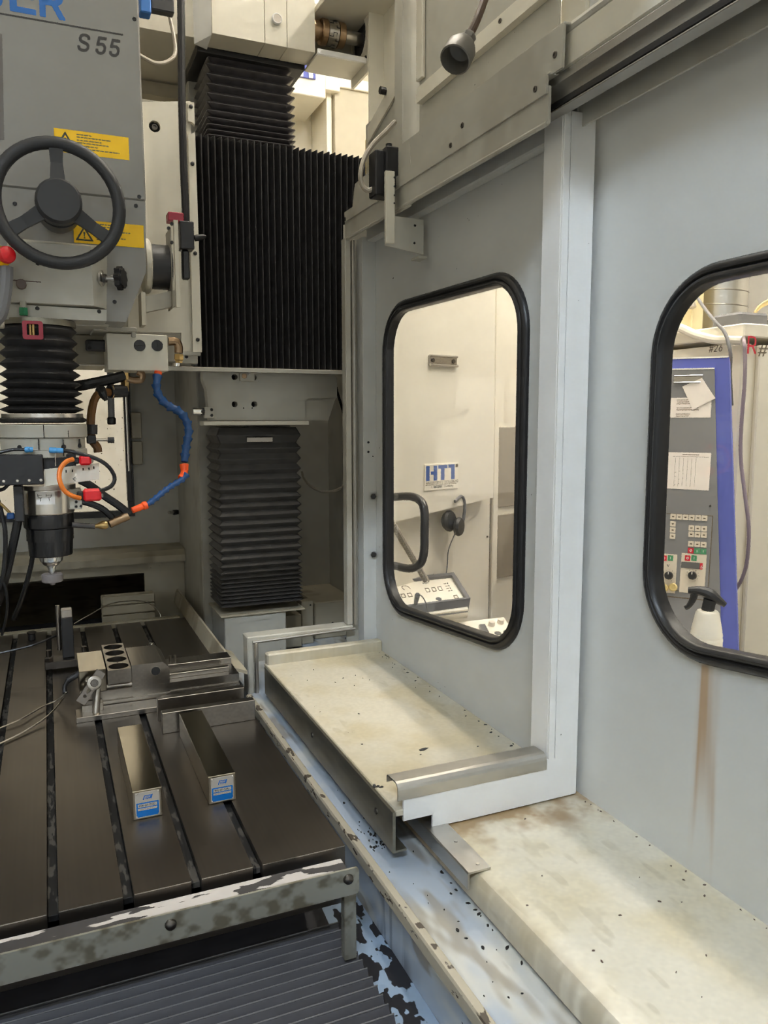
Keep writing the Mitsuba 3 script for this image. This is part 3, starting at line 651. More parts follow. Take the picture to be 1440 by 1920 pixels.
single('arched_wire', tube([(0.0449, 2.32, 1.0202), (0.0929, 2.4, 1.0241), (0.1551, 2.55, 1.0151), (0.224, 2.7, 0.9858), (0.2838, 2.78, 0.9606), (0.3248, 2.8, 0.929), (0.3403, 2.8, 0.8984), (0.3297, 2.78, 0.8791)], .0016, 6), 'steel_bright', 'thin wire arching over the table behind the vise', 'wire')
single('black_lead', tube([(-0.1719, 2.3, 0.9628), (-0.1062, 2.3, 0.9696), (-0.0577, 2.3, 0.9788), (-0.0038, 2.33, 0.989)], .003, 6), 'rubber', 'black lead lying along the back of the table', 'cable')
X_ = thing('back_block', 'stacked pale grey bar clamps at the back edge of the machine table', 'block')
add('foot', B(0.155, 0.322, 2.768, 2.90, .860, .872, .001), 'paint_dirty', X_)
for i in range(3): add('bar', B(0.148, 0.329, 2.85, 2.90, .872 + .034 * i, .9035 + .034 * i, .003), 'paint_dirty', X_)

# ---------------------------------------------------------------- gantry: columns, cross beam, bellows
CB = thing('cross_beam', 'pale cross beam of the gantry behind the spindle head and the vertical black bellows', 'beam')
add('body', B(-0.95, 1.03, 2.385, 2.62, 1.76, 2.39, .004), 'paint_cast', CB)
add('lower_rail', ext([(2.322, 1.7335), (2.322, 1.744), (2.330, 1.7465), (2.378, 1.7465), (2.378, 1.742), (2.345, 1.7335)], 'x', 0.29, 1.02), 'paint_cast', CB)
add('under_rail', B(-0.95, 0.32, 2.33, 2.40, 1.742, 1.775, .002), 'paint_dirty', CB)
BL = thing('beam_bellows', 'black bellows with upright pleats covering the cross beam', 'bellows')
p0, pw = 0.4165, 0.01935
for i in range(34):
    x = p0 + pw * i
    if x + pw > 1.015: break
    add('pleat', ext([(x, 2.378), (x + pw * .42, 2.3495), (x + pw * .50, 2.3485), (x + pw * .58, 2.3495), (x + pw, 2.378), (x + pw * .5, 2.362)], 'z', 1.748, 2.403), 'bellows_black', BL, smooth=False)
add('end_bar', B(0.405, 0.4165, 2.345, 2.385, 1.75, 2.40, .001), 'plastic_black', BL)

def box_bellows(name, label, x0, x1, y0, y1, zs, depth, mat):
    """Rectangular bellows whose pleats lie between the heights zs (from the top)."""
    t = thing(name, label, 'bellows')
    for a, b in zip(zs[:-1], zs[1:]):
        m = (a + b) / 2; e = min(depth, 1.2 * (a - b))
        r = [(x0 + e, y0 + e, a), (x0, y0, m + .0008), (x0, y0, m - .0008), (x0 + e, y0 + e, b)]
        v, f = [], []
        for (X, Y, Z) in r:
            X1, Y1 = x1 - (X - x0), y1 - (Y - y0)
            c = .004
            v += [(X, Y + c, Z), (X + c, Y, Z), (X1 - c, Y, Z), (X1, Y + c, Z), (X1, Y1, Z), (X, Y1, Z)]
        for k in range(3):
            for j in range(6):
                q = (j + 1) % 6
                f += [(k * 6 + j, (k + 1) * 6 + j, (k + 1) * 6 + q), (k * 6 + j, (k + 1) * 6 + q, k * 6 + q)]
        for j in range(1, 5):
            f += [(0, j, j + 1), (18, 18 + j + 1, 18 + j)]
        add('pleat', trimesh.Trimesh(np.array(v), np.array(f), process=False), mat, t, smooth=False)
    return t
LBZ = [1.5679, 1.5181, 1.4848, 1.4497, 1.4179, 1.3877, 1.3573, 1.3286, 1.3015, 1.271, 1.2437, 1.2163, 1.1888, 1.1613, 1.1336, 1.1112, 1.0922, 1.0764, 1.0626, 1.0487, 1.0364, 1.0242, 1.012, 0.9998, 0.9874]
lb = box_bellows('column_bellows', 'lower black bellows on the right hand column, with horizontal pleats and a pale tag', 0.487, 0.762, 2.452, 2.63, LBZ, 0.012, 'bellows_dusty')
lx0, lz0 = (0.5821, 1.5219); lx1, lz1 = (0.6657, 1.5361)
add('tag', B(lx0, lx1, 2.446, 2.4515, lz0, lz1, .0006), 'silver_label', lb, label='pale paper tag')
UBZ = [2.723, 2.6844, 2.6576, 2.6292, 2.6007, 2.5739, 2.5468, 2.5228, 2.5016, 2.4819, 2.4654, 2.4502, 2.4365, 2.4229, 2.4107, 2.3985]
ub = box_bellows('column_bellows', 'upper black bellows below the gantry cap, with shiny horizontal pleats and a pale tag', 0.487, 0.762, 2.460, 2.66, UBZ, 0.020, 'bellows_satin')
ux0, uz0 = (0.5804, 2.6766); ux1, uz1 = (0.6657, 2.6912)
add('tag', B(ux0, ux1, 2.4505, 2.459, uz0 - .002, uz0 + .010, .0006), 'silver_label', ub, label='pale paper tag')
CO = thing('gantry_column', 'pale right hand gantry column standing behind the bellows', 'column')
add('shaft', B(0.468, 0.79, 2.665, 3.16, 0.70, 2.70, .004), 'paint_cast', CO)
add('foot_plate', B(0.484, 0.767, 2.444, 2.655, .9605, .9650, .001), 'paint_dirty', CO)
add('foot_block', B(0.497, 0.702, 2.452, 2.664, .70, .960, .003), 'paint_cast', CO)
add('foot_flap', ext([(0.528, .936), (0.664, .943), (0.680, .957), (0.505, .952)], 'y', 2.449, 2.452), 'paint_cast', CO)
add('foot_toe', B(0.497, 0.70, 2.405, 2.452, .70, .788, .002), 'paint_cast', CO)
SD = thing('beam_saddle', 'pale saddle bracket carrying the cross beam, with four dark screw holes', 'bracket')
sad = Polygon([(0.4406, 1.7365), (0.8612, 1.737), (0.8702, 1.7253), (0.8696, 1.6639), (0.8433, 1.5902), (0.4572, 1.5913), (0.4502, 1.6842), (0.4399, 1.7127)])
rec = Polygon([(0.7613, 1.6512), (0.772, 1.6597), (0.9968, 1.6615), (0.9965, 1.5687), (0.7601, 1.5701)])
holes = [Point(q).buffer(.0092) for q in ((0.5372, 1.7225), (0.597, 1.7219), (0.5352, 1.6399), (0.5969, 1.6402))]
add('plate', ext(sad.difference(rec), 'y', 2.400, 2.44, holes), 'paint_cast', SD)
add('recess', ext(sad.intersection(rec), 'y', 2.412, 2.44), 'paint_cast', SD)
add('hole_shade_back', ext(sad.buffer(-.004), 'y', 2.4365, 2.45), 'hole_shade_crumb_black', SD)  # black sheet behind the holes stands in for their inner shade
q0 = (0.5513, 1.7097); q1 = (0.5968, 1.7381)
add('lug', B(q0[0], q1[0], 2.388, 2.400, q0[1], q1[1], .001), 'paint_cast', SD)
lugc = (0.564, 1.7256)
add('lug_screw', socket((lugc[0], 2.388, lugc[1]), (0, -1, 0), .008, .003), 'bronze', SD)
add('lug_nipple', cyl((lugc[0] + .014, 2.384, lugc[1] + .004), (lugc[0] + .014, 2.384, lugc[1] + .016), .003, 8), 'chrome', SD)
add('lug_cap', B(lugc[0] + .001, lugc[0] + .034, 2.376, 2.389, lugc[1] + .015, lugc[1] + .018, .0005), 'paint_white', SD)
add('lower_bar', B(0.436, 0.769, 2.383, 2.452, 1.5755, 1.589, .0015), 'paint_cream', SD)
sb0 = (0.4386, 1.5978); sb1 = (0.4667, 1.6313)
add('sensor_block', B(sb0[0], sb1[0], 2.377, 2.398, sb0[1], sb1[1], .001), 'paint_cast', SD)
for pz in (.25, .75): add('sensor_screw', cyl((sb1[0] - .007, 2.376, sb0[1] + pz * (sb1[1] - sb0[1])), (sb1[0] - .007, 2.378, sb0[1] + pz * (sb1[1] - sb0[1])), .0045, 10), 'hole_shade_crumb_black', SD)
zc = (sb0[1] + sb1[1]) / 2 + .003
add('sensor', cyl((sb0[0] - .034, 2.387, zc), (sb0[0] - .006, 2.387, zc), .011, 18, c=.001), 'chrome', SD)
add('sensor_nut', cyl((sb0[0] - .010, 2.387, zc), (sb0[0] + .001, 2.387, zc), .0125, 6), 'plastic_black', SD)
for (px, pz) in ((0.5631, 1.6286), (0.5899, 1.6287)): add('small_hole_shade', cyl((px, 2.3994, pz), (px, 2.402, pz), .0022, 8), 'hole_shade_crumb_black', SD)
SW = thing('rear_enclosure', 'pale enclosure corner behind the bellows on the right', 'machine enclosure')
add('side_sheet', ext([(.936, 2.146), (1.02, 2.36), (1.02, 2.92), (1.025, 2.92), (1.025, 2.36), (.941, 2.146)], 'z', 0.82, 2.40), 'paint_cast', SW)
add('back_sheet', B(0.79, 1.025, 2.92, 2.925, 0.80, 2.50, .001), 'paint_cast', SW)
add('corner_box', B(0.855, 1.019, 2.62, 2.918, 0.80, 0.935, .004), 'paint_dirty', SW)
add('corner_post', B(0.795, 0.838, 2.58, 2.62, 0.80, 0.955, .002), 'paint_dirty', SW)
add('low_box', B(0.712, 0.788, 2.56, 2.66, 0.80, 0.915, .002), 'paint_dirty', SW)
add('box_screw', cyl((0.925, 2.6195, .855), (0.925, 2.622, .855), .0035, 10), 'hole_shade_crumb_black', SW)
add('post_screw', cyl((0.828, 2.5795, .94), (0.828, 2.582, .94), .0035, 10), 'hole_shade_crumb_black', SW)
single('loop_cable', tube([(0.8283, 2.66, 1.4064), (0.8233, 2.62, 1.3865), (0.829, 2.56, 1.3629), (0.8491, 2.5, 1.3489), (0.8666, 2.42, 1.3587), (0.8764, 2.36, 1.3808), (0.8849, 2.3, 1.4091)], .0042, 8), 'grey_cable', 'grey cable hanging in a loop beside the lower bellows', 'cable')
single('drop_cable', tube([(0.9185, 2.55, 1.7095), (0.9098, 2.5, 1.6755), (0.9081, 2.45, 1.6216), (0.9097, 2.42, 1.5777), (0.9131, 2.4, 1.5431)], .0045, 8), 'plastic_dark', 'dark cable dropping behind the saddle bracket', 'cable')

# top of the gantry
TB = thing('top_beam', 'cream top beam of the gantry with a cast cap over the upper bellows', 'beam')
add('beam', ext([(2.42, 2.690), (2.42, 3.15), (2.90, 3.15), (2.90, 2.690)], 'x', -0.95, 0.50), 'paint_peel', TB)
add('under_strip', B(0.0, 0.46, 2.755, 2.80, 2.640, 2.683, .002), 'paint_dirty', TB)
for i, (xa, xb) in enumerate(((0.486, 0.638), (0.639, 0.705), (0.706, 0.792))):
    add('cap_front', B(xa, xb, 2.350, 2.44, 2.679, 3.15, .0008), 'paint_peel', TB)
add('cap_core', B(0.486, 0.791, 2.44, 2.78, 2.692, 3.15, .001), 'paint_peel', TB)
add('cap_lip', B(0.460, 0.79, 2.445, 2.74, 2.666, 2.692, .002), 'plastic_black', TB)
wedge = trimesh.convex.convex_hull(np.array([(0.487, 2.352, 2.705), (0.487, 2.352, 3.15), (0.447, 2.42, 2.672), (0.447, 2.42, 3.15), (0.487, 2.44, 2.672), (0.487, 2.44, 3.15), (0.487, 2.362, 2.680)]))
add('cap_chamfer', wedge, 'paint_white', TB)
pc = np.array((0.6745, 2.348, 2.7505))
add('cap_plug', lathe([(0, 0), (.0155, 0), (.0155, .006), (.0135, .010), (.0120, .0102), (.0120, .008), (0, .008)], (pc[0], 2.351, pc[2]), (0, -1, 0), 24), 'paint_white', TB)
add('cap_plug_face', cyl((pc[0], 2.344, pc[2]), (pc[0], 2.3418, pc[2]), .0115, 20), 'silver_label', TB)
CP = thing('shaft_coupling', 'bronze jaw coupling on a steel shaft at the top of the gantry', 'coupling')
cy, cz = 2.392, 2.762
add('shaft', cyl((0.80, cy, cz), (0.99, cy, cz), .019, 24), 'steel_bright', CP)
add('hub', lathe([(0, 0), (.026, 0), (.029, .006), (.029, .022), (.0235, .024), (.0235, .032), (0, .032)], (0.792, cy, cz), (1, 0, 0), 28), 'bronze', CP)
add('flange', lathe([(0, 0), (.034, 0), (.0365, .003), (.0365, .018), (0, .018)], (0.822, cy, cz), (1, 0, 0), 32), 'bronze', CP)
add('jaw_ring', lathe([(0, 0), (.0355, 0), (.0355, .032), (0, .032)], (0.842, cy, cz), (1, 0, 0), 32), 'steel_ground', CP)
add('flange', lathe([(0, 0), (.0358, 0), (.0358, .019), (.034, .021), (0, .021)], (0.876, cy, cz), (1, 0, 0), 32), 'bronze', CP)
for k in range(6):
    a0 = 0.45 + k * math.pi / 3
    pts = [(0.843, a0), (0.855, a0), (0.855, a0 + .30), (0.865, a0 + .30), (0.865, a0 - .35), (0.873, a0 - .35)]
    pts = [np.array((x, cy - .0361 * math.cos(a) * 1.0, cz + .0361 * math.sin(a))) for x, a in pts]
    add('jaw_line', tube(pts, .0013, 5, 0), 'hole_shade_crumb_black', CP)
HB = thing('coupling_housing', 'cream sheet housing round the shaft coupling with a round opening', 'housing')
add('end_plate', ext(rect(2.318, 2.64, 2.46, 2.872), 'x', 0.948, 0.956, [Point(cy, cz).buffer(.057, quad_segs=16)]), 'paint_cream', HB)
add('tray', B(0.792, 0.948, 2.335, 2.458, 2.668, 2.674, .001), 'paint_cream', HB)
add('tray_lip', B(0.792, 0.948, 2.328, 2.336, 2.668, 2.684, .001), 'paint_white', HB)
add('back_sheet', B(0.80, 0.948, 2.455, 2.460, 2.668, 2.872, .001), 'paint_cast', HB)
add('lid', B(0.84, 0.948, 2.33, 2.455, 2.842, 2.847, .001), 'paint_cast', HB)
add('bore_shade', cyl((0.957, cy, cz), (0.99, cy, cz), .062, 28), 'hole_shade_crumb_black', HB)  # solid black cylinder put behind the opening to paint it dark
add('housing_screw', cyl((0.9478, 2.330, 2.685), (0.944, 2.330, 2.685), .005, 10), 'rubber', HB)
single('clear_hose', tube([(0.3562, 2.36, 2.7871), (0.3634, 2.36, 2.7473), (0.3715, 2.35, 2.6893), (0.3797, 2.34, 2.6311), (0.3755, 2.33, 2.5931), (0.3489, 2.32, 2.5666), (0.319, 2.31, 2.5564), (0.2847, 2.3, 2.5629), (0.262, 2.29, 2.5684)], .0052, 8), 'grey_cable', 'pale hose hanging in a loop under the top beam', 'hose')
tb = thing('connector', 'dark blue connector hanging at the top beside the spindle head', 'connector')
add('body', B(0.2836, 0.3126, 2.29, 2.33, 2.6719, 2.7335, .003), 'ink_blue', tb)
add('clip', B(0.3145, 0.3764, 2.31, 2.34, 2.6933, 2.7418, .003), 'plastic_dark', tb)

# ---------------------------------------------------------------- back of the machine
BK = thing('rear_wall', 'dim grey back wall of the machine with a bright window behind the spindle', 'machine enclosure')
rw = rect(-0.30, 1.232, 0.288, 1.84)
add('sheet', ext(rect(-0.95, 1.09, 0.468, 2.62), 'y', 3.15, 3.155, [rw]), 'paint_cast', BK)
add('window_frame', ext(rw.buffer(.012, join_style=2).difference(rw.buffer(-.012, join_style=2)), 'y', 3.135, 3.16), 'rubber', BK)
add('window_pane', ext(rw, 'y', 3.1478, 3.1479), 'glass', BK, smooth=False)
rng = random.Random(11)
add('specks', cat_([ext(Point(rng.uniform(-.28, .27), rng.uniform(1.25, 1.6)).buffer(.0006 + .0022 * rng.random() ** 3, quad_segs=2), 'y', 3.1465, 3.147) for _ in range(190)]), 'amber_dark', BK, label='brown oil specks on the pane')
labels[BK + '__specks']['kind'] = 'stuff'
add('added_shade_roof', B(-0.95, 0.464, 2.63, 3.149, 2.40, 2.41, .001), 'paint_cast', BK)  # hidden roof added to keep light out of the rear zone
add('ledge', ext([(3.00, 1.055), (3.00, 1.080), (3.02, 1.098), (3.15, 1.105), (3.15, 1.055)], 'x', -0.95, 0.466), 'paint_dirty', BK)
add('apron_sheet', ext(rect(-0.95, 0.70, 0.466, 1.055).difference(rect(-0.90, 0.60, 0.315, 1.012)), 'y', 3.04, 3.046), 'paint_dirty', BK)
add('recess_roof', B(-0.95, 0.466, 3.046, 4.6, 1.045, 1.055, .001), 'paint_dirty', BK)
add('recess_back', B(-0.95, 0.466, 4.6, 4.606, 0.66, 1.055, .001), 'paint_dirty', BK)
add('recess_side', B(0.458, 0.466, 3.16, 4.6, 0.66, 1.045, .001), 'paint_dirty', BK)
add('recess_side', B(-0.95, -0.942, 3.05, 4.6, 0.66, 1.045, .001), 'paint_dirty', BK)
add('recess_floor', B(-0.95, 0.466, 3.21, 4.6, 0.66, 0.70, .001), 'paint_dirty', BK)
RC = thing('way_cover', 'added black pleated cover keeping the opening behind the machine table dark', 'bellows cover')  # added black pleats that hold the rear opening dark
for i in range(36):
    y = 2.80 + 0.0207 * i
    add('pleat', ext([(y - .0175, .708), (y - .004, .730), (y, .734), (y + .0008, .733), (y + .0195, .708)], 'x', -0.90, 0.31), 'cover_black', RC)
add('hinge_bar', B(0.272, 0.290, 3.10, 3.134, 1.28, 1.80, .002), 'plastic_dark', BK)
add('sight_rod', cyl((0.278, 3.06, 1.40), (0.278, 3.06, 1.75), .004, 8), 'chrome', BK)
add('side_box', B(0.296, 0.335, 3.11, 3.148, 1.52, 1.62, .003), 'paint_dirty', BK)
add('side_box', B(0.296, 0.335, 3.11, 3.148, 1.42, 1.51, .003), 'paint_dirty', BK)
t = thing('gauge_post', 'small grey rod with a black knob seen against the rear window', 'rod')
q0 = np.array((0.1847, 2.5, 1.6651)); q1 = np.array((0.1818, 2.5, 1.5949)); q0[2] = 1.762
add('rod', cyl(q0, q1, .0095, 12), 'grey_plastic', t)
add('knob', cyl(q1 + [0, 0, .006], q1 - [0, 0, .016], .0125, 12, c=.003), 'rubber', t)
lw = thing('left_enclosure', 'grey enclosure wall on the far left, outside the picture', 'machine enclosure')
add('sheet', B(-0.962, -0.957, 0.2, 3.2, 0.5, 2.6, .001), 'paint_grey', lw)
single('added_shade_header', B(-0.955, 1.0, -0.42, -0.40, 3.22, 3.95, .002), 'paint_grey', 'added grey panel above and behind the camera, shading the spindle head', 'panel')  # unseen panel added to block the cool lamp from the spindle head

# ---------------------------------------------------------------- spindle head
HD = thing('grinder_housing', 'grey spindle head housing lettered S 55 with yellow warning labels', 'machine head')
HY = 1.80
add('upper_cover', B(-0.27, 0.2205, HY, 2.22, 2.0612, 3.0, .0035), 'head_grey', HD)
low = Polygon([(-0.27, 2.0605), (0.2190, 2.0605), (0.2152, 1.913), (0.1701, 1.8047), (0.1298, 1.805), (0.1306, 1.8241), (-0.1142, 1.8064)])
add('lower_cover', ext(low, 'y', HY + .001, 2.0), 'head_grey', HD)
add('core', B(-0.25, 0.14, 1.86, 2.24, 1.80, 2.06, .004), 'paint_cast', HD)
cast = [(-0.0498, 1.9484), (0.1024, 1.9507), (0.1034, 1.8315), (-0.061, 1.8299)]
wf = [(x, 1.765, z) for x, z in cast] + [(x, 1.80, z) for x, z in ((-0.0534, 1.9614), (0.1374, 1.9603), (0.1309, 1.8296), (-0.0647, 1.8248))]
add('gear_casting', trimesh.convex.convex_hull(np.array(wf)), 'paint_cast', HD, smooth=15)
lip = [(-0.0635, 1.828), (0.129, 1.8253), (0.128, 1.8022), (-0.0649, 1.8017)]
add('lower_lip', ext(lip, 'y', 1.775, 1.86), 'paint_cast', HD)
add('lip_edge', ext([(-0.0647, 1.8011), (0.002, 1.8001), (0.0017, 1.7947), (-0.065, 1.7959)], 'y', 1.768, 1.80), 'paint_cast', HD)
for q in ((0.2105, 2.4247), (0.2067, 2.0687), (0.1994, 2.0493), (-0.0361, 2.0295), (0.1478, 1.8461)):
    add('screw', socket((q[0], HY + .0002, q[1]), (0, -1, 0), .0042, .0012), 'plastic_black', HD)
for q in ((-0.0049, 1.8215), (0.1139, 1.8212), (0.0006, 1.9088)):
    add('screw_hole_shade', cyl((q[0], 1.7745 if q[1] < 1.87 else 1.7645, q[1]), (q[0], 1.79, q[1]), .0042, 12), 'hole_shade_crumb_black', HD)
q = (-0.0319, 1.8653)
add('pin', cyl((q[0], 1.755, q[1]), (q[0], 1.775, q[1]), .0098, 20, c=.001), 'pin_brown', HD)
add('score_line', ext([(-0.0529, 1.874), (0.0047, 1.8736), (0.0046, 1.8715), (-0.053, 1.8714)], 'y', 1.7642, 1.767), 'pin_brown', HD)
q = np.array((-0.0307, 1.765, 1.8169)); 
add('green_knob', cyl(q - [0, 0, .012], q + [0, 0, .003], .0088, 6), 'green', HD, label='green knob')
add('green_knob_stem', cyl(q + [0, 0, .002], q + [0, 0, .016], .0062, 12), 'paint_cast', HD)
# lettering and warning labels
tx0, tx1 = (-0.0356, 2.3957), (0.0693, 2.3991)
for k, ch in enumerate('HAUSER'):
    add('lettering', text(ch, .062, (tx0[0] + .002 + (k - 4) * .0550, HY, tx0[1] + .002), fit=.0475, bold=True, depth=.0006), 'ink_blue', HD)
r0, r1 = (-0.0994, 2.3855), (0.1868, 2.3879)
add('rule', ext([(r0[0], r0[1]), r1, (r1[0], r1[1] + .0032), (r0[0], r0[1] + .0032)], 'y', HY - .0005, HY + .001), 'ink', HD)
s0, s1 = (0.0927, 2.3415), (0.1862, 2.3472)
for ch, u, w_ in (('S', 0, .026), ('5', .0335, .0235), ('5', .0600, .0235)):
    add('lettering', text(ch, .0330, (s0[0] + u, HY, (s0[1] + s1[1]) / 2), fit=w_, bold=True, slant=.2, depth=.0006), 'ink', HD)
def warning(cs, lines, tri, y=HY):
    (x0, z0), (x1, z1) = cs
    k = add('warning_label', ext(rrect(x0, x1, z0, z1, .001, 2), 'y', y - .0006, y + .0002), 'yellow', HD, label='yellow warning label with a black triangle')
    yb = y - .0006
    tx, tz, th = tri
    big = Polygon([(tx - th * .62, tz), (tx + th * .62, tz), (tx, tz + th * 1.05)]).buffer(.001)
    add('triangle', ext(big.difference(Polygon([(tx - th * .47, tz + th * .09), (tx + th * .47, tz + th * .09), (tx, tz + th * .88)])), 'y', yb - .0003, yb), 'ink', k)
    add('mark', ext(Polygon([(tx - th * .035, tz + th * .30), (tx + th * .035, tz + th * .30), (tx + th * .07, tz + th * .66), (tx - th * .07, tz + th * .66)]).union(Point(tx, tz + th * .19).buffer(th * .06)), 'y', yb - .0003, yb), 'ink', k)
    r = random.Random(7)
    for (u, v, L) in lines:
        w = u; ps = []
        while w < u + L:
            e = r.uniform(.004, .011); ps.append(rect(x0 + w, z1 - v - .0022, x0 + min(w + e, u + L), z1 - v)); w += e + .0014
        add('fine_print', cat_([ext(p, 'y', yb - .0003, yb) for p in ps]), 'ink_soft', k)
A0, A1 = (0.0439, 2.1414), (0.1895, 2.1878)
A1z = 2.1865; A0z = 2.1408
warning(((A0[0], A0z), (A1[0], A1z)), [(.043, .006, .030), (.043, .011, .066), (.043, .017, .048), (.043, .022, .062), (.043, .028, .040), (.043, .0335, .083)], (A0[0] + .021, A0z + .012, .026))
B0 = (0.0722, 1.9624); B1 = (0.2133, 2.012); B0z = 1.9627; B1z = 2.0098
warning(((B0[0], B0z), (B1[0], B1z)), [(.038, .005, .060), (.040, .010, .050), (.045, .018, .068), (.045, .023, .044), (.045, .031, .058), (.045, .036, .030)], (B0[0] + .021, B0z + .006, .026))
SL = Polygon([(-0.1016, 2.3476), (-0.0419, 2.3497), (-0.0489, 2.1508), (-0.1132, 2.1483)])
add('side_slot', ext(SL, 'y', HY - .0010, HY + .01), 'steel_dark', HD)
# clamp screw with star knob on the casting
kc = np.array((0.1225, 1.78, 1.8902)); kx = np.array([0.90, -0.42, 0.0]); kx /= np.linalg.norm(kx)
SK = thing('star_knob', 'black star knob on a bright clamp screw below the handwheel', 'knob')
add('hex_plate', lathe([(0, 0), (.0165, 0), (.0165, .004), (.013, .006), (0, .006)], kc - kx * .002, kx, 6, .5), 'steel_bright', SK)
add('lock_nut', lathe([(0, 0), (.0095, 0), (.0095, .005), (0, .006)], kc + kx * .004, kx, 6), 'steel_dark', SK)
add('screw', cyl(kc, kc + kx * .036, .0042, 12), 'chrome', SK)
add('knob_collar', cyl(kc + kx * .021, kc + kx * .034, .0066, 14), 'chrome', SK)
a_, b_, _ = frame_of(kx); th = np.linspace(0, 2 * np.pi, 84, endpoint=False)
rr = .0225 + .0022 * np.cos(8 * th)
knob = ext(Polygon(np.stack([rr * np.cos(th), rr * np.sin(th)], 1)), 'z', 0, .011)
knob2 = ext(Polygon(np.stack([rr * .84 * np.cos(th), rr * .84 * np.sin(th)], 1)), 'z', .0108, .0145)
add('star', put(cat_(knob, knob2), mat4([a_, b_, kx], kc + kx * .033)), 'rubber', SK)
EB = thing('stop_button', 'red emergency stop button on a yellow collar at the left edge', 'button')
q = np.array((-0.054, 1.7, 1.9094)); dv = np.array([.55, -.83, 0.05]); dv /= np.linalg.norm(dv)
add('housing', cyl(q - dv * .085, q - dv * .022, .022, 16), 'grey_plastic', EB)
add('collar', cyl(q - dv * .022, q - dv * .012, .0185, 20), 'yellow', EB)
add('button', lathe([(0, 0), (.009, 0), (.009, .006), (.0155, .009), (.0165, .014), (.015, .022), (.010, .025), (0, .026)], q - dv * .014, dv, 22), 'red', EB)
PD = thing('hanging_pendant', 'grey pendant arm and box hanging at the left edge below the stop button', 'control')
add('arm', tube([(-0.0558, 1.72, 1.8909), (-0.0599, 1.72, 1.8503), (-0.0699, 1.72, 1.8042), (-0.0841, 1.72, 1.7833)], .013, 10), 'grey_plastic', PD)
add('box', B(-0.20, -0.066, 1.72, 1.76, 1.7759, 1.8136, .003), 'paint_cream', PD)

# handwheel
HW = thing('handwheel', 'black three-spoked handwheel on the front of the spindle head', 'handwheel')
hc = np.array((0.0435, 1.7, 2.0136)); RW = .1125
th = np.linspace(0, 2 * np.pi, 49)
add('rim', tube(np.stack([hc[0] + RW * np.cos(th), np.full(49, hc[1]), hc[2] + RW * np.sin(th)], 1), .0125, 12, 0, wrap=True), 'plastic_dark', HW)
for ang in (90, -33, 213):
    e = np.array([math.cos(math.radians(ang)), 0, math.sin(math.radians(ang))])
    s = np.cross(e, [0, 1, 0])
    prof_ = [(.022, .017), (.045, .0135), (.075, .0110), (.100, .0125), (.110, .019)]
    v = []
    for r_, w_ in prof_:
        for (p_, q_) in ((-1, -1), (1, -1), (1, 1), (-1, 1)):
            v.append(hc + e * r_ + s * w_ * p_ + np.array([0, q_ * .0062 - .006 * (r_ < .06), 0]))
    m = cat_([trimesh.convex.convex_hull(np.array(v[4 * i:4 * i + 8])) for i in range(4)])
    add('spoke', m, 'plastic_dark', HW)
add('hub', lathe([(0, 0), (.036, 0), (.041, .004), (.043, .014), (.0425, .034), (.038, .04), (0, .04)], hc + [0, .012, 0], (0, -1, 0), 36), 'plastic_dark', HW)
add('hub_sleeve', lathe([(0, 0), (.041, 0), (.041, .045), (.036, .075), (0, .075)], hc + [0, .005, -.004], (0, 1, 0), 32), 'plastic_black', HW)

# carriage plate, cable drop and level switch beside the head
CR = thing('carriage_plate', 'pale carriage plate between the spindle head and the black beam bellows', 'plate')
cp = Polygon([(0.2593, 2.4263), (0.4013, 2.4489), (0.398, 2.0147), (0.3936, 1.7718), (0.3554, 1.7722), (0.3574, 1.8334), (0.2158, 1.8305), (0.2348, 2.141)])
ch = Point((0.305, 2.3711)).buffer(.0148)
add('plate', ext(cp, 'y', 2.25, 2.266, [ch]), 'paint_cream', CR)
add('hole_bottom_shade', cyl((0.3063, 2.2655, 2.3746), (0.3063, 2.275, 2.3746), .016, 16), 'hole_shade_crumb_black', CR)  # black bottom painted for the shade in this opening
add('hole_screw', socket((0.3063, 2.265, 2.3732), (0, -1, 0), .0085, .006), 'steel_dark', CR)
fl = Polygon([(0.392, 2.4419), (0.409, 2.4431), (0.4105, 2.1131), (0.4109, 1.7818), (0.3859, 1.781), (0.3887, 2.1532)])
add('flange', ext(fl, 'y', 2.238, 2.252, [Point((0.3956, 2.377)).buffer(.0155)]), 'paint_cream', CR)
add('inner_edge', B(0.2611, 0.2747, 2.225, 2.252, 1.9469, 2.4182, .004), 'paint_cream', CR)
for q in ((0.3999, 2.4305), (0.3997, 2.2837), (0.3997, 2.0482), (0.4, 1.8149)):
    add('screw', lathe([(0, 0), (.0055, 0), (.005, .003), (.002, .0042), (0, .0042)], (q[0], 2.238, q[1]), (0, -1, 0), 12), 'plastic_black', CR)
add('foot_step', B(0.3555, 0.4085, 2.245, 2.27, 1.7726, 1.7829, .001), 'paint_cast', CR)
add('foot_lug', B(0.3509, 0.4025, 2.26, 2.30, 1.7512, 1.7748, .001), 'paint_cast', CR)
q = (0.3712, 1.7688)
add('foot_screw', cyl((q[0], 2.2592, q[1]), (q[0], 2.262, q[1]), .0045, 10), 'hole_shade_crumb_black', CR)
rail = [(0.3664, 2.14, 2.6852), (0.3641, 2.14, 2.5714), (0.3604, 2.14, 2.4171), (0.3594, 2.14, 2.2605), (0.3607, 2.14, 2.1279), (0.359, 2.14, 2.0741)]
single('cable_strap', tube(rail, .0098, 10), 'plastic_black', 'black cable hanging down in front of the carriage plate', 'cable')
LS = thing('level_switch', 'black switch block with a glossy lever on a pale upright plate beside the head', 'switch')
def BXZ(a, b, y0, y1, c=.001):
    return B(min(a[0], b[0]), max(a[0], b[0]), y0, y1, min(a[1], b[1]), max(a[1], b[1]), c)
add('upright', BXZ((0.315, 2.0875), (0.3263, 1.8747), 2.05, 2.058), 'paint_cream', LS)
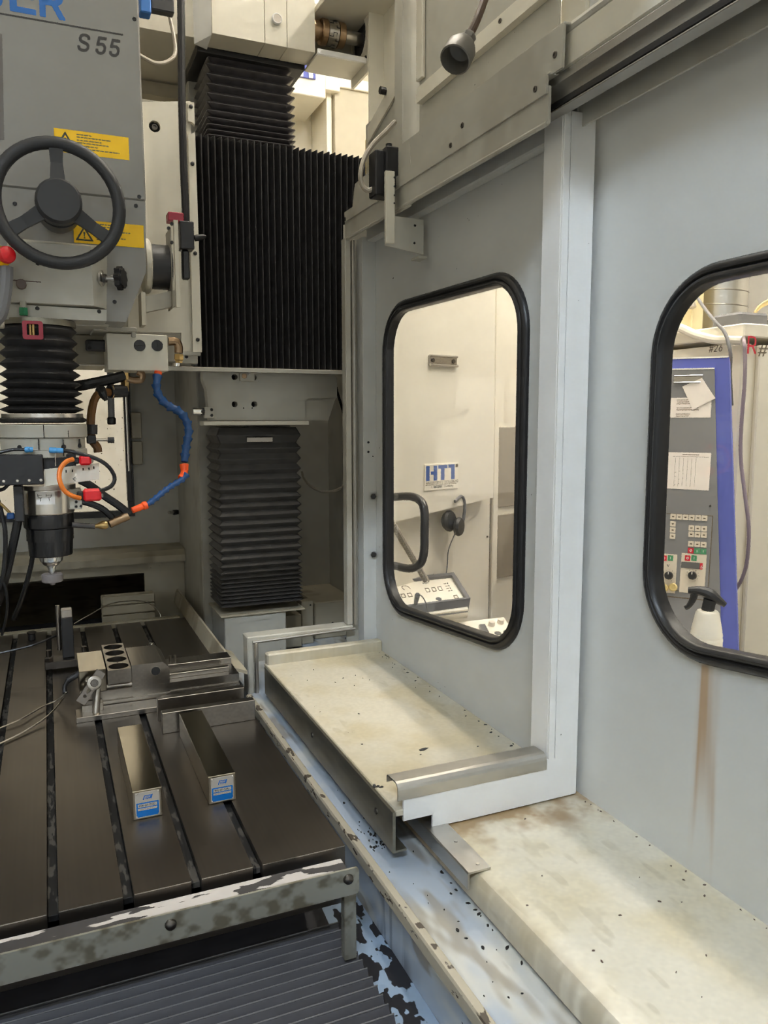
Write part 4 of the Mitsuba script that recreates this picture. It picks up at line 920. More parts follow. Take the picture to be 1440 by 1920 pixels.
add('upright_side', BXZ((0.3082, 2.0724), (0.3107, 1.8751), 2.062, 2.14), 'paint_cast', LS)
add('switch_body', BXZ((0.337, 2.0972), (0.3723, 2.0279), 2.09, 2.13, .002), 'plastic_black', LS)
add('rod', BXZ((0.3417, 2.0273), (0.3609, 1.9541), 2.10, 2.12, .004), 'plastic_dark', LS)
add('red_box', BXZ((0.3102, 2.119), (0.3492, 2.0966), 2.10, 2.14, .002), 'crimson', LS, label='dark red box')
l0, l1 = np.array((0.375, 2.1, 2.058)), np.array((0.4066, 2.1, 2.066))
add('lever', lathe([(0, 0), (.0075, 0), (.0080, .008), (.0074, .022), (.0035, .030), (0, .031)], l0, l1 - l0, 14), 'rubber', LS)
for q in ((0.3106, 2.0766), (0.3025, 2.0657), (0.3091, 2.0317)):
    add('screw', cyl((q[0], 2.045, q[1]), (q[0], 2.051, q[1]), .0042, 8), 'rubber', LS)
DR = thing('drum_motor', 'black drum between a pale disc and a pale bracket beside the spindle head', 'drum')
d0, d1 = np.array((0.2632, 2.12, 1.9826)), np.array((0.3138, 2.12, 1.9863)); d1[2] = d0[2]
Rd = (2.0376 - 1.927) / 2
add('drum', cyl(d0, d1, Rd, 32), 'plastic_dark', DR)
add('disc', cyl(d0 - [.018, 0, 0], d0, Rd * 1.22, 36, c=.004), 'paint_cream', DR)
AR = thing('side_bracket', 'pale welded bracket under the drum at the side of the spindle head', 'bracket')
add('web', ext([(0.2452, 1.9016), (0.3232, 1.9234), (0.3219, 1.8835), (0.2451, 1.8637)], 'y', 2.08, 2.11), 'paint_cast', AR)
add('foot', ext([(0.2317, 1.9084), (0.2419, 1.909), (0.2415, 1.8285), (0.2313, 1.8281)], 'y', 2.055, 2.12), 'paint_cream', AR)

# valve box with coolant fittings
VB = thing('valve_box', 'pale valve box with two slotted black screws under the spindle head', 'valve')
v0, v1 = (0.1384, 1.7954), (0.2766, 1.7104)
add('box', BXZ(v0, v1, 1.95, 2.06, .0015), 'paint_cream', VB)
for q in ((0.2122, 1.7686), (0.2525, 1.77)):
    add('slotted_screw', lathe([(0, 0), (.0135, 0), (.0130, .0018), (0, .0022)], (q[0], 1.950, q[1]), (0, -1, 0), 24), 'plastic_black', VB)
for q, a in (((0.212, 1.7684), 0), ((0.2522, 1.7698), 1)):
    add('screw_slot', B(q[0] - (.012 if not a else .0008), q[0] + (.012 if not a else .0008), 1.9470, 1.9486, q[1] - (.0008 if not a else .012), q[1] + (.0008 if not a else .012), .0002), 'hole_shade_crumb_black', VB)
add('top_cover', BXZ((0.1081, 1.8076), (0.2051, 1.7971), 1.92, 2.06, .002), 'paint_cast', VB)
add('cover_tab', BXZ((0.1925, 1.8041), (0.2024, 1.785), 1.925, 1.935), 'paint_cast', VB)
add('link_plate', BXZ((0.0948, 1.7837), (0.1425, 1.7567), 2.0, 2.02, .004), 'plastic_dark', VB)
for q in ((0.1039, 1.7765), (0.1033, 1.7641)): add('link_screw', cyl((q[0], 1.9992, q[1]), (q[0], 2.003, q[1]), .0042, 10), 'hole_shade_crumb_black', VB)
add('back_block', BXZ((0.0736, 1.7987), (0.1496, 1.7285), 2.05, 2.30, .002), 'paint_dirty', VB)
add('bright_rail', BXZ((0.0581, 1.7269), (0.1426, 1.7252), 2.035, 2.05, .0005), 'stainless', VB)
e = [np.array(q) for q in ((0.289, 2.02, 1.7875), (0.3071, 2.02, 1.7869), (0.3132, 2.02, 1.7753), (0.3127, 2.02, 1.7596))]
add('elbow', tube(e, .0105, 10), 'bronze', VB)
add('union_nut', lathe([(0, 0), (.011, 0), (.012, .006), (.012, .014), (.009, .018), (.009, .022), (0, .022)], np.array((0.3127, 2.02, 1.757)) , (0, 0, -1), 6), 'brass', VB)
add('lower_nut', lathe([(0, 0), (.010, 0), (.010, .008), (0, .009)], np.array((0.3067, 2.02, 1.7345)), (0, 0, -1), 12), 'chrome', VB)
add('bottom_elbow', tube([(0.2093, 1.99, 1.7098), (0.219, 1.99, 1.7037), (0.2161, 1.99, 1.6909), (0.2011, 1.99, 1.6893), (0.1864, 1.99, 1.6916)], .0085, 10), 'bronze', VB)
add('tee_fitting', lathe([(0, 0), (.010, 0), (.010, .016), (.0065, .017), (.0065, .021), (.0105, .022), (.0105, .044), (0, .044)], np.array((0.1767, 1.97, 1.7056)), (0, 0, -1), 6), 'brass', VB)
add('side_collar', cyl(np.array((0.1762, 1.97, 1.6629)), np.array((0.1398, 1.95, 1.6606)), .0150, 18), 'plastic_black', VB)
add('collar_ring', lathe([(.0145, 0), (.0165, 0), (.0165, .002), (.0145, .002)], np.array((0.1485, 1.955, 1.6609)), (-1, -.1, 0), 20), 'brass', VB)
HS = 'coolant_hose'
t = thing(HS, 'black rubber hose running from the brass fitting behind the round bellows', 'hose')
add('hose', tube([(0.1752, 1.97, 1.698), (0.1416, 1.96, 1.6883), (0.1018, 1.95, 1.6786), (0.0762, 1.95, 1.6733), (0.0306, 1.97, 1.6673)], .0125, 10), 'rubber', t)
t = thing(HS, 'brown translucent hose curving down beside the spindle', 'hose')
add('hose', tube([(0.1409, 1.95, 1.6582), (0.1208, 1.93, 1.6586), (0.1056, 1.92, 1.6424), (0.0966, 1.9, 1.6155), (0.0917, 1.88, 1.5796), (0.0938, 1.88, 1.5497), (0.1033, 1.88, 1.5339), (0.105, 1.88, 1.5218)], .0092, 10), 'amber_hose', t)
add('clip', cyl(np.array((0.095, 1.875, 1.5844)), np.array((0.0941, 1.875, 1.563)), .0112, 14), 'plastic_dark', t)
add('clip_screw', cyl(np.array((0.0917, 1.86, 1.5502)), np.array((0.1254, 1.86, 1.5498)), .0030, 8), 'steel_bright', t)
add('clip_head', cyl(np.array((0.1254, 1.86, 1.5498)), np.array((0.1391, 1.86, 1.5496)), .0068, 14), 'plastic_dark', t)
add('clip_block', B(0.0816, 0.1006, 1.855, 1.885, 1.542, 1.5609, .002), 'plastic_black', t)
add('frayed_end', tube([(0.1187, 1.93, 1.6647), (0.1234, 1.92, 1.6522), (0.1298, 1.92, 1.6389)], .011, 8, rad=[.012, .010, .004]), 'rubber', t)

# segmented blue coolant pipe
SH = thing('segmented_hose', 'blue jointed coolant pipe with orange end pieces hanging from the valve box', 'hose')
hp = [np.array(q) for q in ((0.2501, 1.95, 1.6973), (0.2456, 1.94, 1.6766), (0.2468, 1.935, 1.6576), (0.2566, 1.93, 1.64), (0.2715, 1.925, 1.6262), (0.2879, 1.92, 1.6186), (0.3017, 1.915, 1.6059), (0.3104, 1.91, 1.5881), (0.3128, 1.905, 1.5691), (0.3088, 1.9, 1.5502), (0.3037, 1.895, 1.5314), (0.2998, 1.89, 1.5127), (0.2972, 1.885, 1.4953))]
add('top_nozzle', cyl(np.array((0.253, 1.95, 1.7099)), hp[0], .0088, 14), 'orange', SH, label='orange end piece')
def seg(a, b, r, m='blue_hose'):
    L = np.linalg.norm(b - a)
    return add('segment', lathe([(r * .5, -L * .05), (r * .72, 0), (r * .78, L * .2), (r * .72, L * .42), (r * .80, L * .6), (r * 1.02, L * .95), (r * 1.06, L * 1.05), (r * .98, L * 1.08), (r * .6, L * 1.0)], a, b - a, 16), m, SH)
for a, b in zip(hp[:-1], hp[1:]): seg(b, a, .0112)
yk = [np.array(q) for q in ((0.2958, 1.885, 1.4902), (0.2957, 1.88, 1.4728), (0.2908, 1.875, 1.4619))]
add('joint', lathe([(.008, 0), (.0108, .001), (.0092, .015), (.008, .018)], yk[0], yk[1] - yk[0], 16), 'orange', SH, label='orange joint')
add('joint_arm', tube([yk[1], yk[2], np.array((0.2841, 1.872, 1.4573))], .0085, 10), 'orange', SH)
lp = [np.array(q) for q in ((0.2991, 1.872, 1.4656), (0.2883, 1.868, 1.4549), (0.2752, 1.864, 1.4481), (0.2622, 1.86, 1.4414), (0.2492, 1.856, 1.4334), (0.2376, 1.852, 1.4255), (0.226, 1.848, 1.4165), (0.2147, 1.845, 1.4086), (0.2035, 1.842, 1.402))]
for a, b in zip(lp[:-1], lp[1:]): seg(b, a, .0078)
o0, o1 = np.array((0.2035, 1.842, 1.402)), np.array((0.1696, 1.835, 1.3909))
add('end_nozzle', lathe([(.006, 0), (.0095, .001), (.0095, .010), (.0078, .012), (.0072, np.linalg.norm(o1 - o0)), (.005, np.linalg.norm(o1 - o0)), (.005, .01)], o0, o1 - o0, 12), 'orange', SH, label='orange nozzle')

# ---------------------------------------------------------------- spindle below the head
SX, SY = -0.0046, 1.82
SB = thing('spindle_bellows', 'round black bellows between the spindle head and the spindle', 'bellows')
bz = [1.792, 1.768, 1.745, 1.722, 1.700, 1.679, 1.660, 1.642, 1.625, 1.609]
bx = -0.0056
for i, (a, b) in enumerate(zip(bz[:-1], bz[1:])):
    ro = .0755 + .0009 * i
    add('pleat', lathe([(.064, a), (ro - .001, (a + b) / 2 + .001), (ro, (a + b) / 2), (ro - .001, (a + b) / 2 - .001), (.064, b), (.05, b), (.05, a)], (bx, SY, 0), (0, 0, 1), 40), 'bellows_black', SB)
add('top_ring', lathe([(.05, 1.80), (.074, 1.80), (.074, 1.788), (.05, 1.788)], (bx, SY, 0), (0, 0, 1), 40), 'skirt_steel', SB)
add('hose_clamp', lathe([(.05, 1.608), (.080, 1.608), (.080, 1.598), (.05, 1.598)], (bx, SY, 0), (0, 0, 1), 40), 'steel_bright', SB)
add('foot_ring', lathe([(.05, 1.6), (.080, 1.600), (.0865, 1.597), (.0865, 1.592), (.080, 1.589), (.05, 1.589)], (bx, SY, 0), (0, 0, 1), 40), 'rubber', SB)
RB = thing('red_buckle', 'dark red square buckle hanging at the top of the round bellows', 'buckle')
r0_, r1_ = (-0.0341, 1.755), (0.0037, 1.791)
xx, zz = sorted((r0_[0], r1_[0])), sorted((r0_[1], r1_[1]))
add('ring', ext(rrect(xx[0], xx[1], zz[0], zz[1], .005).difference(rrect(xx[0] + .008, xx[1] - .008, zz[0] + .008, zz[1] - .006, .002)), 'y', 1.728, 1.738), 'crimson', RB)
for k in (0, 1): add('pin', cyl((xx[0] + .014 + .006 * k, 1.738, zz[0] + .007), (xx[0] + .014 + .006 * k, 1.738, zz[1] - .005), .0024, 10), 'brass', RB)
CL = thing('spindle_collar', 'pale round spindle collar with clamp gaps and screw holes', 'collar')
cx_ = -0.0061
add('upper_ring', lathe([(.03, 1.5585), (.086, 1.5585), (.0875, 1.5600), (.0875, 1.5845), (.086, 1.586), (.03, 1.586)], (cx_, SY, 0), (0, 0, 1), 48), 'paint_cast', CL)
add('middle_ring', lathe([(.03, 1.534), (.083, 1.534), (.0835, 1.5565), (.086, 1.558), (.03, 1.558)], (cx_ - .001, SY, 0), (0, 0, 1), 48), 'paint_cast', CL)
add('lower_ring', lathe([(.03, 1.5185), (.0855, 1.5185), (.0855, 1.533), (.084, 1.5336), (.03, 1.5336)], (cx_, SY, 0), (0, 0, 1), 48), 'paint_cast', CL)
def oncirc(px_x, r): return SY - math.sqrt(max(r * r - (px_x - cx_) ** 2, 0))
for (x, z, w_, h_) in ((-0.0051, 1.572, .0007, .0135), (0.0415, 1.567, .0006, .007), (-0.016, 1.546, .0009, .011), (0.0306, 1.5495, .0008, .006), (0.0638, 1.5495, .0006, .006), (0.0305, 1.527, .0007, .006)):
    y = oncirc(x, .0845)
    add('clamp_gap', B(x - w_, x + w_, y - .0042, y + .003, z - h_, z + h_, .0001), 'hole_shade_crumb_black', CL)
for (x, z) in ((-0.0517, 1.540), (0.031, 1.540), (0.0632, 1.541), (-0.0191, 1.526)):
    y = oncirc(x, .0835)
    nv = np.array([x - cx_, y - SY, 0]); nv /= np.linalg.norm(nv)
    add('screw_hole_shade', cyl(np.array([x, y, z]) - nv * .003, np.array([x, y, z]) + nv * .0010, .0048, 14), 'hole_shade_crumb_black', CL)
MB = thing('sensor_box', 'flat black box with four screws on the left of the spindle', 'box')
m0, m1 = (-0.1191, 1.4649), (-0.0095, 1.526)
add('box', BXZ(m0, m1, 1.725, 1.79, .002), 'plastic_black', MB)
for px in (-0.0834, -0.0584, -0.0369, -0.0153):
    add('screw', lathe([(0, 0), (.0032, 0), (.0026, .0012), (0, .0014)], (px, 1.725, m0[1] + .009), (0, -1, 0), 12), 'steel_bright', MB)
add('leg', B(-0.0683, -0.0504, 1.755, 1.785, 1.3871, 1.462, .002), 'plastic_dark', MB)
t = thing('terminal_block', 'black block between the flat black box and the upper red connector', 'block')
add('body', BXZ((-0.0104, 1.4901), (0.0535, 1.5261), 1.745, 1.79, .002), 'plastic_black', t)
PL = thing('angle_plate', 'pale bent sheet with small slots held beside the spindle', 'plate')
w0 = [(-0.0081, 1.495), (0.0981, 1.5055), (0.0966, 1.4708), (-0.0098, 1.4601)]
add('sheet', ext(w0, 'y', 1.735, 1.738), 'paint_cream', PL)
for q in ((0.0331, 1.4896), (0.0454, 1.4903), (0.0661, 1.4931), (0.0776, 1.4938), (0.0871, 1.4958)):
    add('slot', B(q[0] - .0012, q[0] + .0012, 1.7343, 1.736, q[1] - .0026, q[1] + .0026, .0003), 'hole_shade_crumb_black', PL)
q = (0.0477, 1.4736)
add('arrow_mark', cat_(tube([(q[0] + .003, 1.7346, q[1] + .004), (q[0] - .0025, 1.7346, q[1]), (q[0] + .003, 1.7346, q[1] - .004)], .0005, 5, 0), tube([(q[0] - .001, 1.7346, q[1]), (q[0] + .005, 1.7346, q[1])], .0004, 5, 0)), 'ink', PL)
t = thing('angle_plate', 'pale block with two dark holes beside the lower red connector', 'block')
add('body', BXZ((0.0273, 1.404), (0.0625, 1.4476), 1.79, 1.83, .001), 'paint_cast', t)
for q in ((0.0512, 1.4202), (0.0507, 1.4098), (0.0604, 1.4105)): add('hole_shade', cyl((q[0], 1.7892, q[1]), (q[0], 1.793, q[1]), .003, 10), 'hole_shade_crumb_black', t)
SP = thing('grinding_spindle', 'steel and black grinding spindle with a tapered nose and a small label', 'spindle')
add('flange', lathe([(0, 1.449), (.057, 1.449), (.057, 1.458), (0, 1.458)], (SX, SY, 0), (0, 0, 1), 40), 'steel_ground', SP)
add('steel_sleeve', lathe([(0, 1.396), (.0510, 1.396), (.0525, 1.398), (.0525, 1.446), (.0510, 1.449), (0, 1.449)], (SX, SY, 0), (0, 0, 1), 48), 'steel_bright', SP)
add('black_sleeve', lathe([(0, 1.366), (.0500, 1.366), (.0512, 1.368), (.0512, 1.394), (.05, 1.396), (0, 1.396)], (SX, SY, 0), (0, 0, 1), 48), 'spindle_black', SP)
add('grip_sleeve', lathe([(0, 1.338), (.0475, 1.338), (.0475, 1.364), (.046, 1.366), (0, 1.366)], (SX + .001, SY, 0), (0, 0, 1), 40), 'spindle_black', SP)
add('lower_sleeve', lathe([(0, 1.304), (.0425, 1.304), (.0440, 1.306), (.0455, 1.338), (0, 1.338)], (SX + .001, SY, 0), (0, 0, 1), 40), 'spindle_black', SP)
nx = -0.004
add('collet_nut', lathe([(0, 1.280), (.012, 1.280), (.017, 1.283), (.019, 1.288), (.023, 1.291), (.024, 1.299), (.024, 1.304), (0, 1.304)], (nx, SY, 0), (0, 0, 1), 32), 'chrome', SP)
add('arbor', lathe([(0, 1.255), (.0055, 1.255), (.0058, 1.268), (.0068, 1.268), (.0075, 1.275), (.0085, 1.275), (.0095, 1.281), (0, 1.281)], (nx, SY, 0), (0, 0, 1), 24), 'chrome', SP)
add('grinding_wheel', lathe([(0, 1.2375), (.005, 1.2375), (.006, 1.2425), (.0200, 1.2445), (.0215, 1.247), (.0215, 1.2605), (.0195, 1.2625), (.007, 1.2625), (0, 1.2625)], (nx, SY, 0), (0, 0, 1), 40), 'stone_grey', SP, label='grey grinding wheel')
lz0, lz1 = 1.4193, 1.4461
r_ = .0530; xs = [-0.0276, 0.0093]
a0, a1 = [math.asin(max(-1, min(1, (x - SX) / r_))) for x in xs]
ang = np.linspace(a0, a1, 9)
v = np.array([(SX + rr_ * math.sin(a), SY - rr_ * math.cos(a), z) for rr_ in (r_, r_ - .001) for a in ang for z in (lz0, lz1)])
add('label', trimesh.convex.convex_hull(v), 'white', SP, label='small white label with two diagrams')
for am, dz in ((a0 + (a1 - a0) * .27, 0), (a0 + (a1 - a0) * .70, 0)):
    cxx, cyy, czz = SX + (r_ + .0004) * math.sin(am), SY - (r_ + .0004) * math.cos(am), (lz0 + lz1) / 2 + .004
    add('diagram', cat_(tube([(cxx - .0055, cyy, czz + .005), (cxx - .0055, cyy, czz), (cxx - .002, cyy, czz - .003), (cxx + .002, cyy, czz - .003), (cxx + .0055, cyy, czz), (cxx + .0055, cyy, czz + .005)], .00035, 5, 0), tube([(cxx - .006, cyy, czz + .002), (cxx + .006, cyy, czz + .002)], .0003, 5, 0), tube([(cxx, cyy, czz - .003), (cxx, cyy, czz - .010)], .0005, 5, 0)), 'ink', SP)
# connectors and cables round the spindle
def cable(name, label, pts, r, m, cat='cable'):
    return single(name, tube([np.array(p) for p in pts], r, 10), m, label, cat)
for (nm, a, b, lab) in (('upper', ((0.0484, 1.5023)), ((0.0821, 1.5224)), 'upper of the two red connectors on the spindle'), ('lower', ((0.0527, 1.4289)), ((0.0979, 1.4535)), 'lower of the two red connectors, beside the loop of black cable')):
    t = thing('red_connector', lab, 'connector')
    y_ = 1.715 if nm == 'upper' else 1.70
    add('shell', BXZ((a[0] + .010, a[1]), b, y_, y_ + .028, .004), 'red', t)
    add('gland', BXZ((a[0] - .002, a[1] + .003), (a[0] + .0115, b[1] - .004), y_ + .002, y_ + .024, .003), 'rubber', t)
    add('screw', lathe([(0, 0), (.0048, 0), (.0042, .003), (0, .0034)], (b[0] - .0002, y_ + .012, (a[1] + b[1]) / 2 - .002), (.8, -.6, 0), 12), 'chrome', t)
cable('signal_cable', 'orange cable joining the two red connectors', [(0.047, 1.715, 1.5155), (0.0334, 1.705, 1.5109), (0.0228, 1.7, 1.4985), (0.0189, 1.695, 1.4828), (0.0211, 1.69, 1.4669), (0.0284, 1.69, 1.4526), (0.0419, 1.69, 1.4424), (0.0561, 1.7, 1.4365)], .0048, 'orange_cable')
cable('power_cable', 'black cable looping out to the right from the blue plug to the lower red connector', [(0.0289, 1.73, 1.5326), (0.0458, 1.72, 1.5305), (0.066, 1.72, 1.5247), (0.0863, 1.72, 1.5177), (0.1066, 1.72, 1.5061), (0.1207, 1.72, 1.4902), (0.1264, 1.72, 1.4732), (0.1201, 1.715, 1.4592), (0.1069, 1.71, 1.4523), (0.0939, 1.705, 1.4499)], .0042, 'rubber')
for (x0, x1, lab) in ((92, 119, 'blue plug in front of the spindle collar, feeding the looping black cable'), (44, 60, 'blue plug at the left of the spindle collar')):
    t = thing('blue_plug', lab, 'plug')
    u0, u1 = (np.array((0.0028, 1.728, 1.5343)), np.array((0.0299, 1.728, 1.5327))) if x0 == 92 else (np.array((-0.0425, 1.728, 1.5361)), np.array((-0.0268, 1.728, 1.5359)))
    L_ = np.linalg.norm(u1 - u0)
    add('body', lathe([(0, 0), (.0048, 0), (.0060, .002), (.0060, L_ * .5), (.0050, L_ * .55), (.0055, L_ * .6), (.0052, L_), (0, L_)], u0, u1 - u0, 14), 'blue_light', t)
cable('thin_cable', 'thin black cable entering the left blue plug', [(-0.1064, 1.728, 1.5267), (-0.0823, 1.728, 1.5326), (-0.0628, 1.728, 1.5365), (-0.0425, 1.728, 1.5361)], .0034, 'rubber')
cable('thin_rod', 'thin steel rod below the blue plug', [(0.0145, 1.73, 1.5275), (0.0133, 1.73, 1.5013)], .0013, 'steel_bright', 'rod')
cable('air_hose', 'upper of two black hoses running from the spindle to the nozzle on the right', [(0.0612, 1.8, 1.4661), (0.0843, 1.8, 1.4514), (0.1096, 1.8, 1.4294), (0.1354, 1.8, 1.4094), (0.1604, 1.8, 1.3868)], .0088, 'rubber', 'hose')
cable('air_hose', 'lower of two black hoses running from the spindle to the nozzle on the right', [(0.0485, 1.8, 1.4227), (0.0751, 1.8, 1.4157), (0.1019, 1.8, 1.4027), (0.1189, 1.8, 1.3866), (0.1273, 1.8, 1.3743)], .0072, 'rubber', 'hose')
NZ = thing('air_nozzle', 'brass and steel nozzle with a clear tube pointing at the spindle nose', 'nozzle')
z0, z1, z2, z3 = [np.array(q) for q in ((0.0404, 1.79, 1.3709), (0.0865, 1.79, 1.3648), (0.1163, 1.79, 1.3678), (0.1638, 1.8, 1.3867))]
add('tube', cyl(z0, z1, .0058, 14), 'tube_metal', NZ)
add('tip', lathe([(.003, 0), (.0055, .010), (.0092, .018), (.0098, .026), (.0075, .031), (0, .031)], z1 - [.004, 0, 0], z2 - z1, 20), 'brass', NZ)
add('body', lathe([(0, 0), (.0088, 0), (.0092, .006), (.0084, .010), (.0092, .013), (.0088, .030), (.0100, .032), (.0100, .044), (0, .046)], z2, z3 - z2, 16), 'bronze', NZ)
for lab, pts, r in (('leftmost black cable hanging at the left edge behind the spindle', [(-0.1017, 1.8, 1.4381), (-0.0934, 1.79, 1.3997), (-0.089, 1.78, 1.3615), (-0.093, 1.78, 1.3056), (-0.1028, 1.78, 1.2555), (-0.1232, 1.8, 1.2133)], .0046),
                    ('thick black cable hanging down left of the spindle', [(-0.0638, 1.79, 1.3869), (-0.073, 1.79, 1.3479), (-0.0876, 1.8, 1.2904), (-0.0976, 1.8, 1.2569), (-0.1134, 1.82, 1.2079), (-0.1392, 1.85, 1.1625)], .0090),
                    ('black cable hanging straight down behind the spindle nose', [(-0.0399, 1.84, 1.3092), (-0.046, 1.85, 1.276), (-0.0566, 1.86, 1.2392), (-0.0701, 1.88, 1.1965), (-0.0892, 1.92, 1.1462)], .0052),
                    ('thin black cable curving down at the left edge', [(-0.1018, 1.78, 1.2725), (-0.0937, 1.78, 1.2377), (-0.0962, 1.8, 1.1875), (-0.1103, 1.84, 1.1322)], .0030)):
    cable('hanging_cable', lab, pts, r, 'rubber')
cable('pale_tube', 'yellowish thin tube entering from the left edge beside the spindle', [(-0.1151, 1.79, 1.4374), (-0.096, 1.79, 1.4233), (-0.0819, 1.79, 1.407), (-0.0735, 1.79, 1.3953)], .0030, 'brass', 'tube')
t = thing('cable_plug', 'small dark blue plug where the thin tube meets the spindle leg', 'plug')
add('body', BXZ((-0.0842, 1.3909), (-0.0696, 1.4035), 1.772, 1.79, .002), 'blue_hose', t)
cable('side_lead', 'black lead crossing the left edge below the flat black box', [(-0.1124, 1.76, 1.4531), (-0.089, 1.76, 1.4544), (-0.0766, 1.76, 1.4649), (-0.0705, 1.76, 1.469)], .0036, 'rubber')
t = thing('grease_nipple', 'small steel fitting with a thin lead on the column below the blue pipe', 'fitting')
g0 = np.array((0.458, 3.1566, 1.2258))
add('body', cyl(g0 - [.012, .01, 0], g0 + [.012, 0, 0], .010, 14), 'plastic_black', t)
add('pin', cyl(g0 - [.030, .015, 0], g0 - [.012, .008, 0], .006, 12), 'chrome', t)
add('lead', tube([g0 - [.008, .014, .008], np.array((0.445, 3.2507, 1.1829)), np.array((0.452, 3.1852, 1.1688)), np.array((0.464, 3.1952, 1.1691))], .0022, 6), 'rubber', t)

# ---------------------------------------------------------------- outside the sliding door: control cabinet, pendant and desk
CAB = mat4([(0.95517, 0.29605, 0), (-0.29605, 0.95517, 0), (0, 0, 1)], (1.29368, 2.48666, 0))   # local: along the front, away, up
def cad(name, m, mat, parent, **kw): return add(name, put(m, CAB), mat, parent, **kw)
CC = thing('control_cabinet', 'tall cream control cabinet behind the sliding door window', 'cabinet')
cad('upper_front', ext([(-.245, 1.2395), (-0.2318, 1.2408), (0.2862, 1.2919), (0.2799, 2.1921), (-.245, 2.2)], 'y', 0.0, 0.055), 'cabinet_cream', CC)
cad('body', ext([(-.245, .056), (.33, .056), (.33, .5), (0, .5), (-.245, .10)], 'z', 0.02, 2.4), 'cabinet_cream', CC)
cad('door_gap', B(0.332, 0.336, 0.06, 0.5, 0.02, 2.4, .0005), 'ink_soft', CC)
cad('side_frame', B(0.338, 0.368, 0.045, 0.5, 0.02, 2.12, .003), 'cabinet_cream', CC)
cad('side_door', B(0.372, 0.56, 0.07, 0.5, 0.02, 2.12, .003), 'cabinet_cream', CC)
cad('side_pane', B(0.385, 0.54, 0.062, 0.07, 1.24, 1.56, .002), 'grey_cable', CC)
cad('side_pane', B(0.385, 0.54, 0.062, 0.07, 0.95, 1.21, .002), 'grey_cable', CC)
cad('lock_screw', cyl((0.31, 0.054, 1.86), (0.31, 0.058, 1.86), .004, 10), 'steel_ground', CC)
cad('lock_screw', cyl((0.316, 0.052, 1.13), (0.316, 0.058, 1.13), .004, 10), 'steel_dark', CC)
(sx0, sz1), (sx1, sz0) = (-0.0821, 1.4303), (0.0887, 1.3369)
sx0, sx1, sz0, sz1 = -.0825, .0885, 1.3405, 1.4345
sg = cad('sign', B(sx0, sx1, -.004, 0, sz0, sz1, .001), 'sign_white', CC, label='small maker sign with blue HTT letters')
def sgn(name, poly, mat, e=.0006): add(name, put(ext(poly, 'y', -.004 - e, -.004), CAB), mat, sg)
W_, H_ = sx1 - sx0, sz1 - sz0
def sr(u0, u1, v0, v1): return rect(sx0 + u0 * W_, sz0 + v0 * H_, sx0 + u1 * W_, sz0 + v1 * H_)
sgn('letter_h', sr(.04, .14, .37, .93).union(sr(.26, .36, .37, .93)), 'logo_blue'); sgn('letter_h_bar', sr(.18, .30, .60, .72), 'logo_blue')
sgn('letter_t', sr(.39, .66, .81, .94).union(sr(.47, .575, .37, .94)), 'logo_blue')
sgn('letter_t', sr(.69, .88, .82, .95).union(sr(.775, .88, .37, .95)), 'logo_blue')
sgn('dot', sr(.91, .98, .83, .95), 'ink_soft')
def cabtext(s, h, u, z, fit, mat, bold=False):
    m = meshkit.text_mesh(s, h, .0005, bold); m.vertices[:, 0] *= fit / np.ptp(m.vertices[:, 0])
    add('lettering', put(put(m, mat4([(1, 0, 0), (0, 0, 1), (0, -1, 0)], (u, -.004, z))), CAB), mat, sg)
cabtext('HAUSER TRIPET TSCHUDIN AG', .0095, sx0 + .04 * W_, sz0 + .235 * H_, .94 * W_, 'ink_soft')
cabtext('A', .0075, sx0 + .19 * W_, sz0 + .085 * H_, .025 * W_, 'ink')
cabtext('HARDINGE', .0085, sx0 + .26 * W_, sz0 + .080 * H_, .25 * W_, 'ink', True)
cabtext('Company', .0075, sx0 + .57 * W_, sz0 + .085 * H_, .27 * W_, 'ink_soft')
sgn('rule', sr(.03, .97, .195, .21), 'ink_soft')
c0, c1 = (-0.064, 1.7808), (0.0736, 1.813)
cl = thing('clip_bar', 'metal clipboard clip on the cream cabinet front', 'clip')
cad('plate', B(c0[0], c1[0], -.006, 0, c0[1], c1[1], .001), 'steel_ground', cl)
cad('upper_bead', cyl((c0[0], -.008, c1[1]), (c1[0], -.008, c1[1]), .004, 8), 'steel_bright', cl)
cad('lower_bead', cyl((c0[0], -.010, c0[1]), (c1[0], -.010, c0[1]), .005, 8), 'steel_bright', cl)
for u in (.12, .86): cad('rivet', cyl((c0[0] + u * (c1[0] - c0[0]), -.010, (c0[1] + c1[1]) / 2), (c0[0] + u * (c1[0] - c0[0]), -.006, (c0[1] + c1[1]) / 2), .007, 12), 'steel_dark', cl)
class Quad:
    """Boxes standing on a slanted four-cornered panel, given by its corners near-left, near-right, far-right, far-left."""
    def __init__(s, a, b, c, d):
        s.q = [np.array(p, float) for p in (a, b, c, d)]
        n = np.cross(s.q[1] - s.q[0], s.q[3] - s.q[0]); s.n = n / np.linalg.norm(n)
        if s.n[2] < 0: s.n = -s.n
    def p(s, u, v, w=0.0):
        a, b, c, d = s.q
        return (1 - u) * (1 - v) * a + u * (1 - v) * b + u * v * c + (1 - u) * v * d + s.n * w
    def box(s, u0, u1, v0, v1, w0, w1):
        return trimesh.convex.convex_hull(np.array([s.p(u, v, w) for u in (u0, u1) for v in (v0, v1) for w in (w0, w1)]))
PB = thing('pendant_box', 'grey framed pendant box with a white key panel lettered HAUSER, outside the sliding door', 'control panel')
qa = Quad((1.054, 2.3326, 0.95), (1.3453, 2.3545, 0.95), (1.3817, 2.5455, 1.005), (1.0969, 2.5354, 1.005))
pb = qa.box(0, 1, 0, 1, -.040, -.001); add('case', pb, 'grey_plastic', PB)
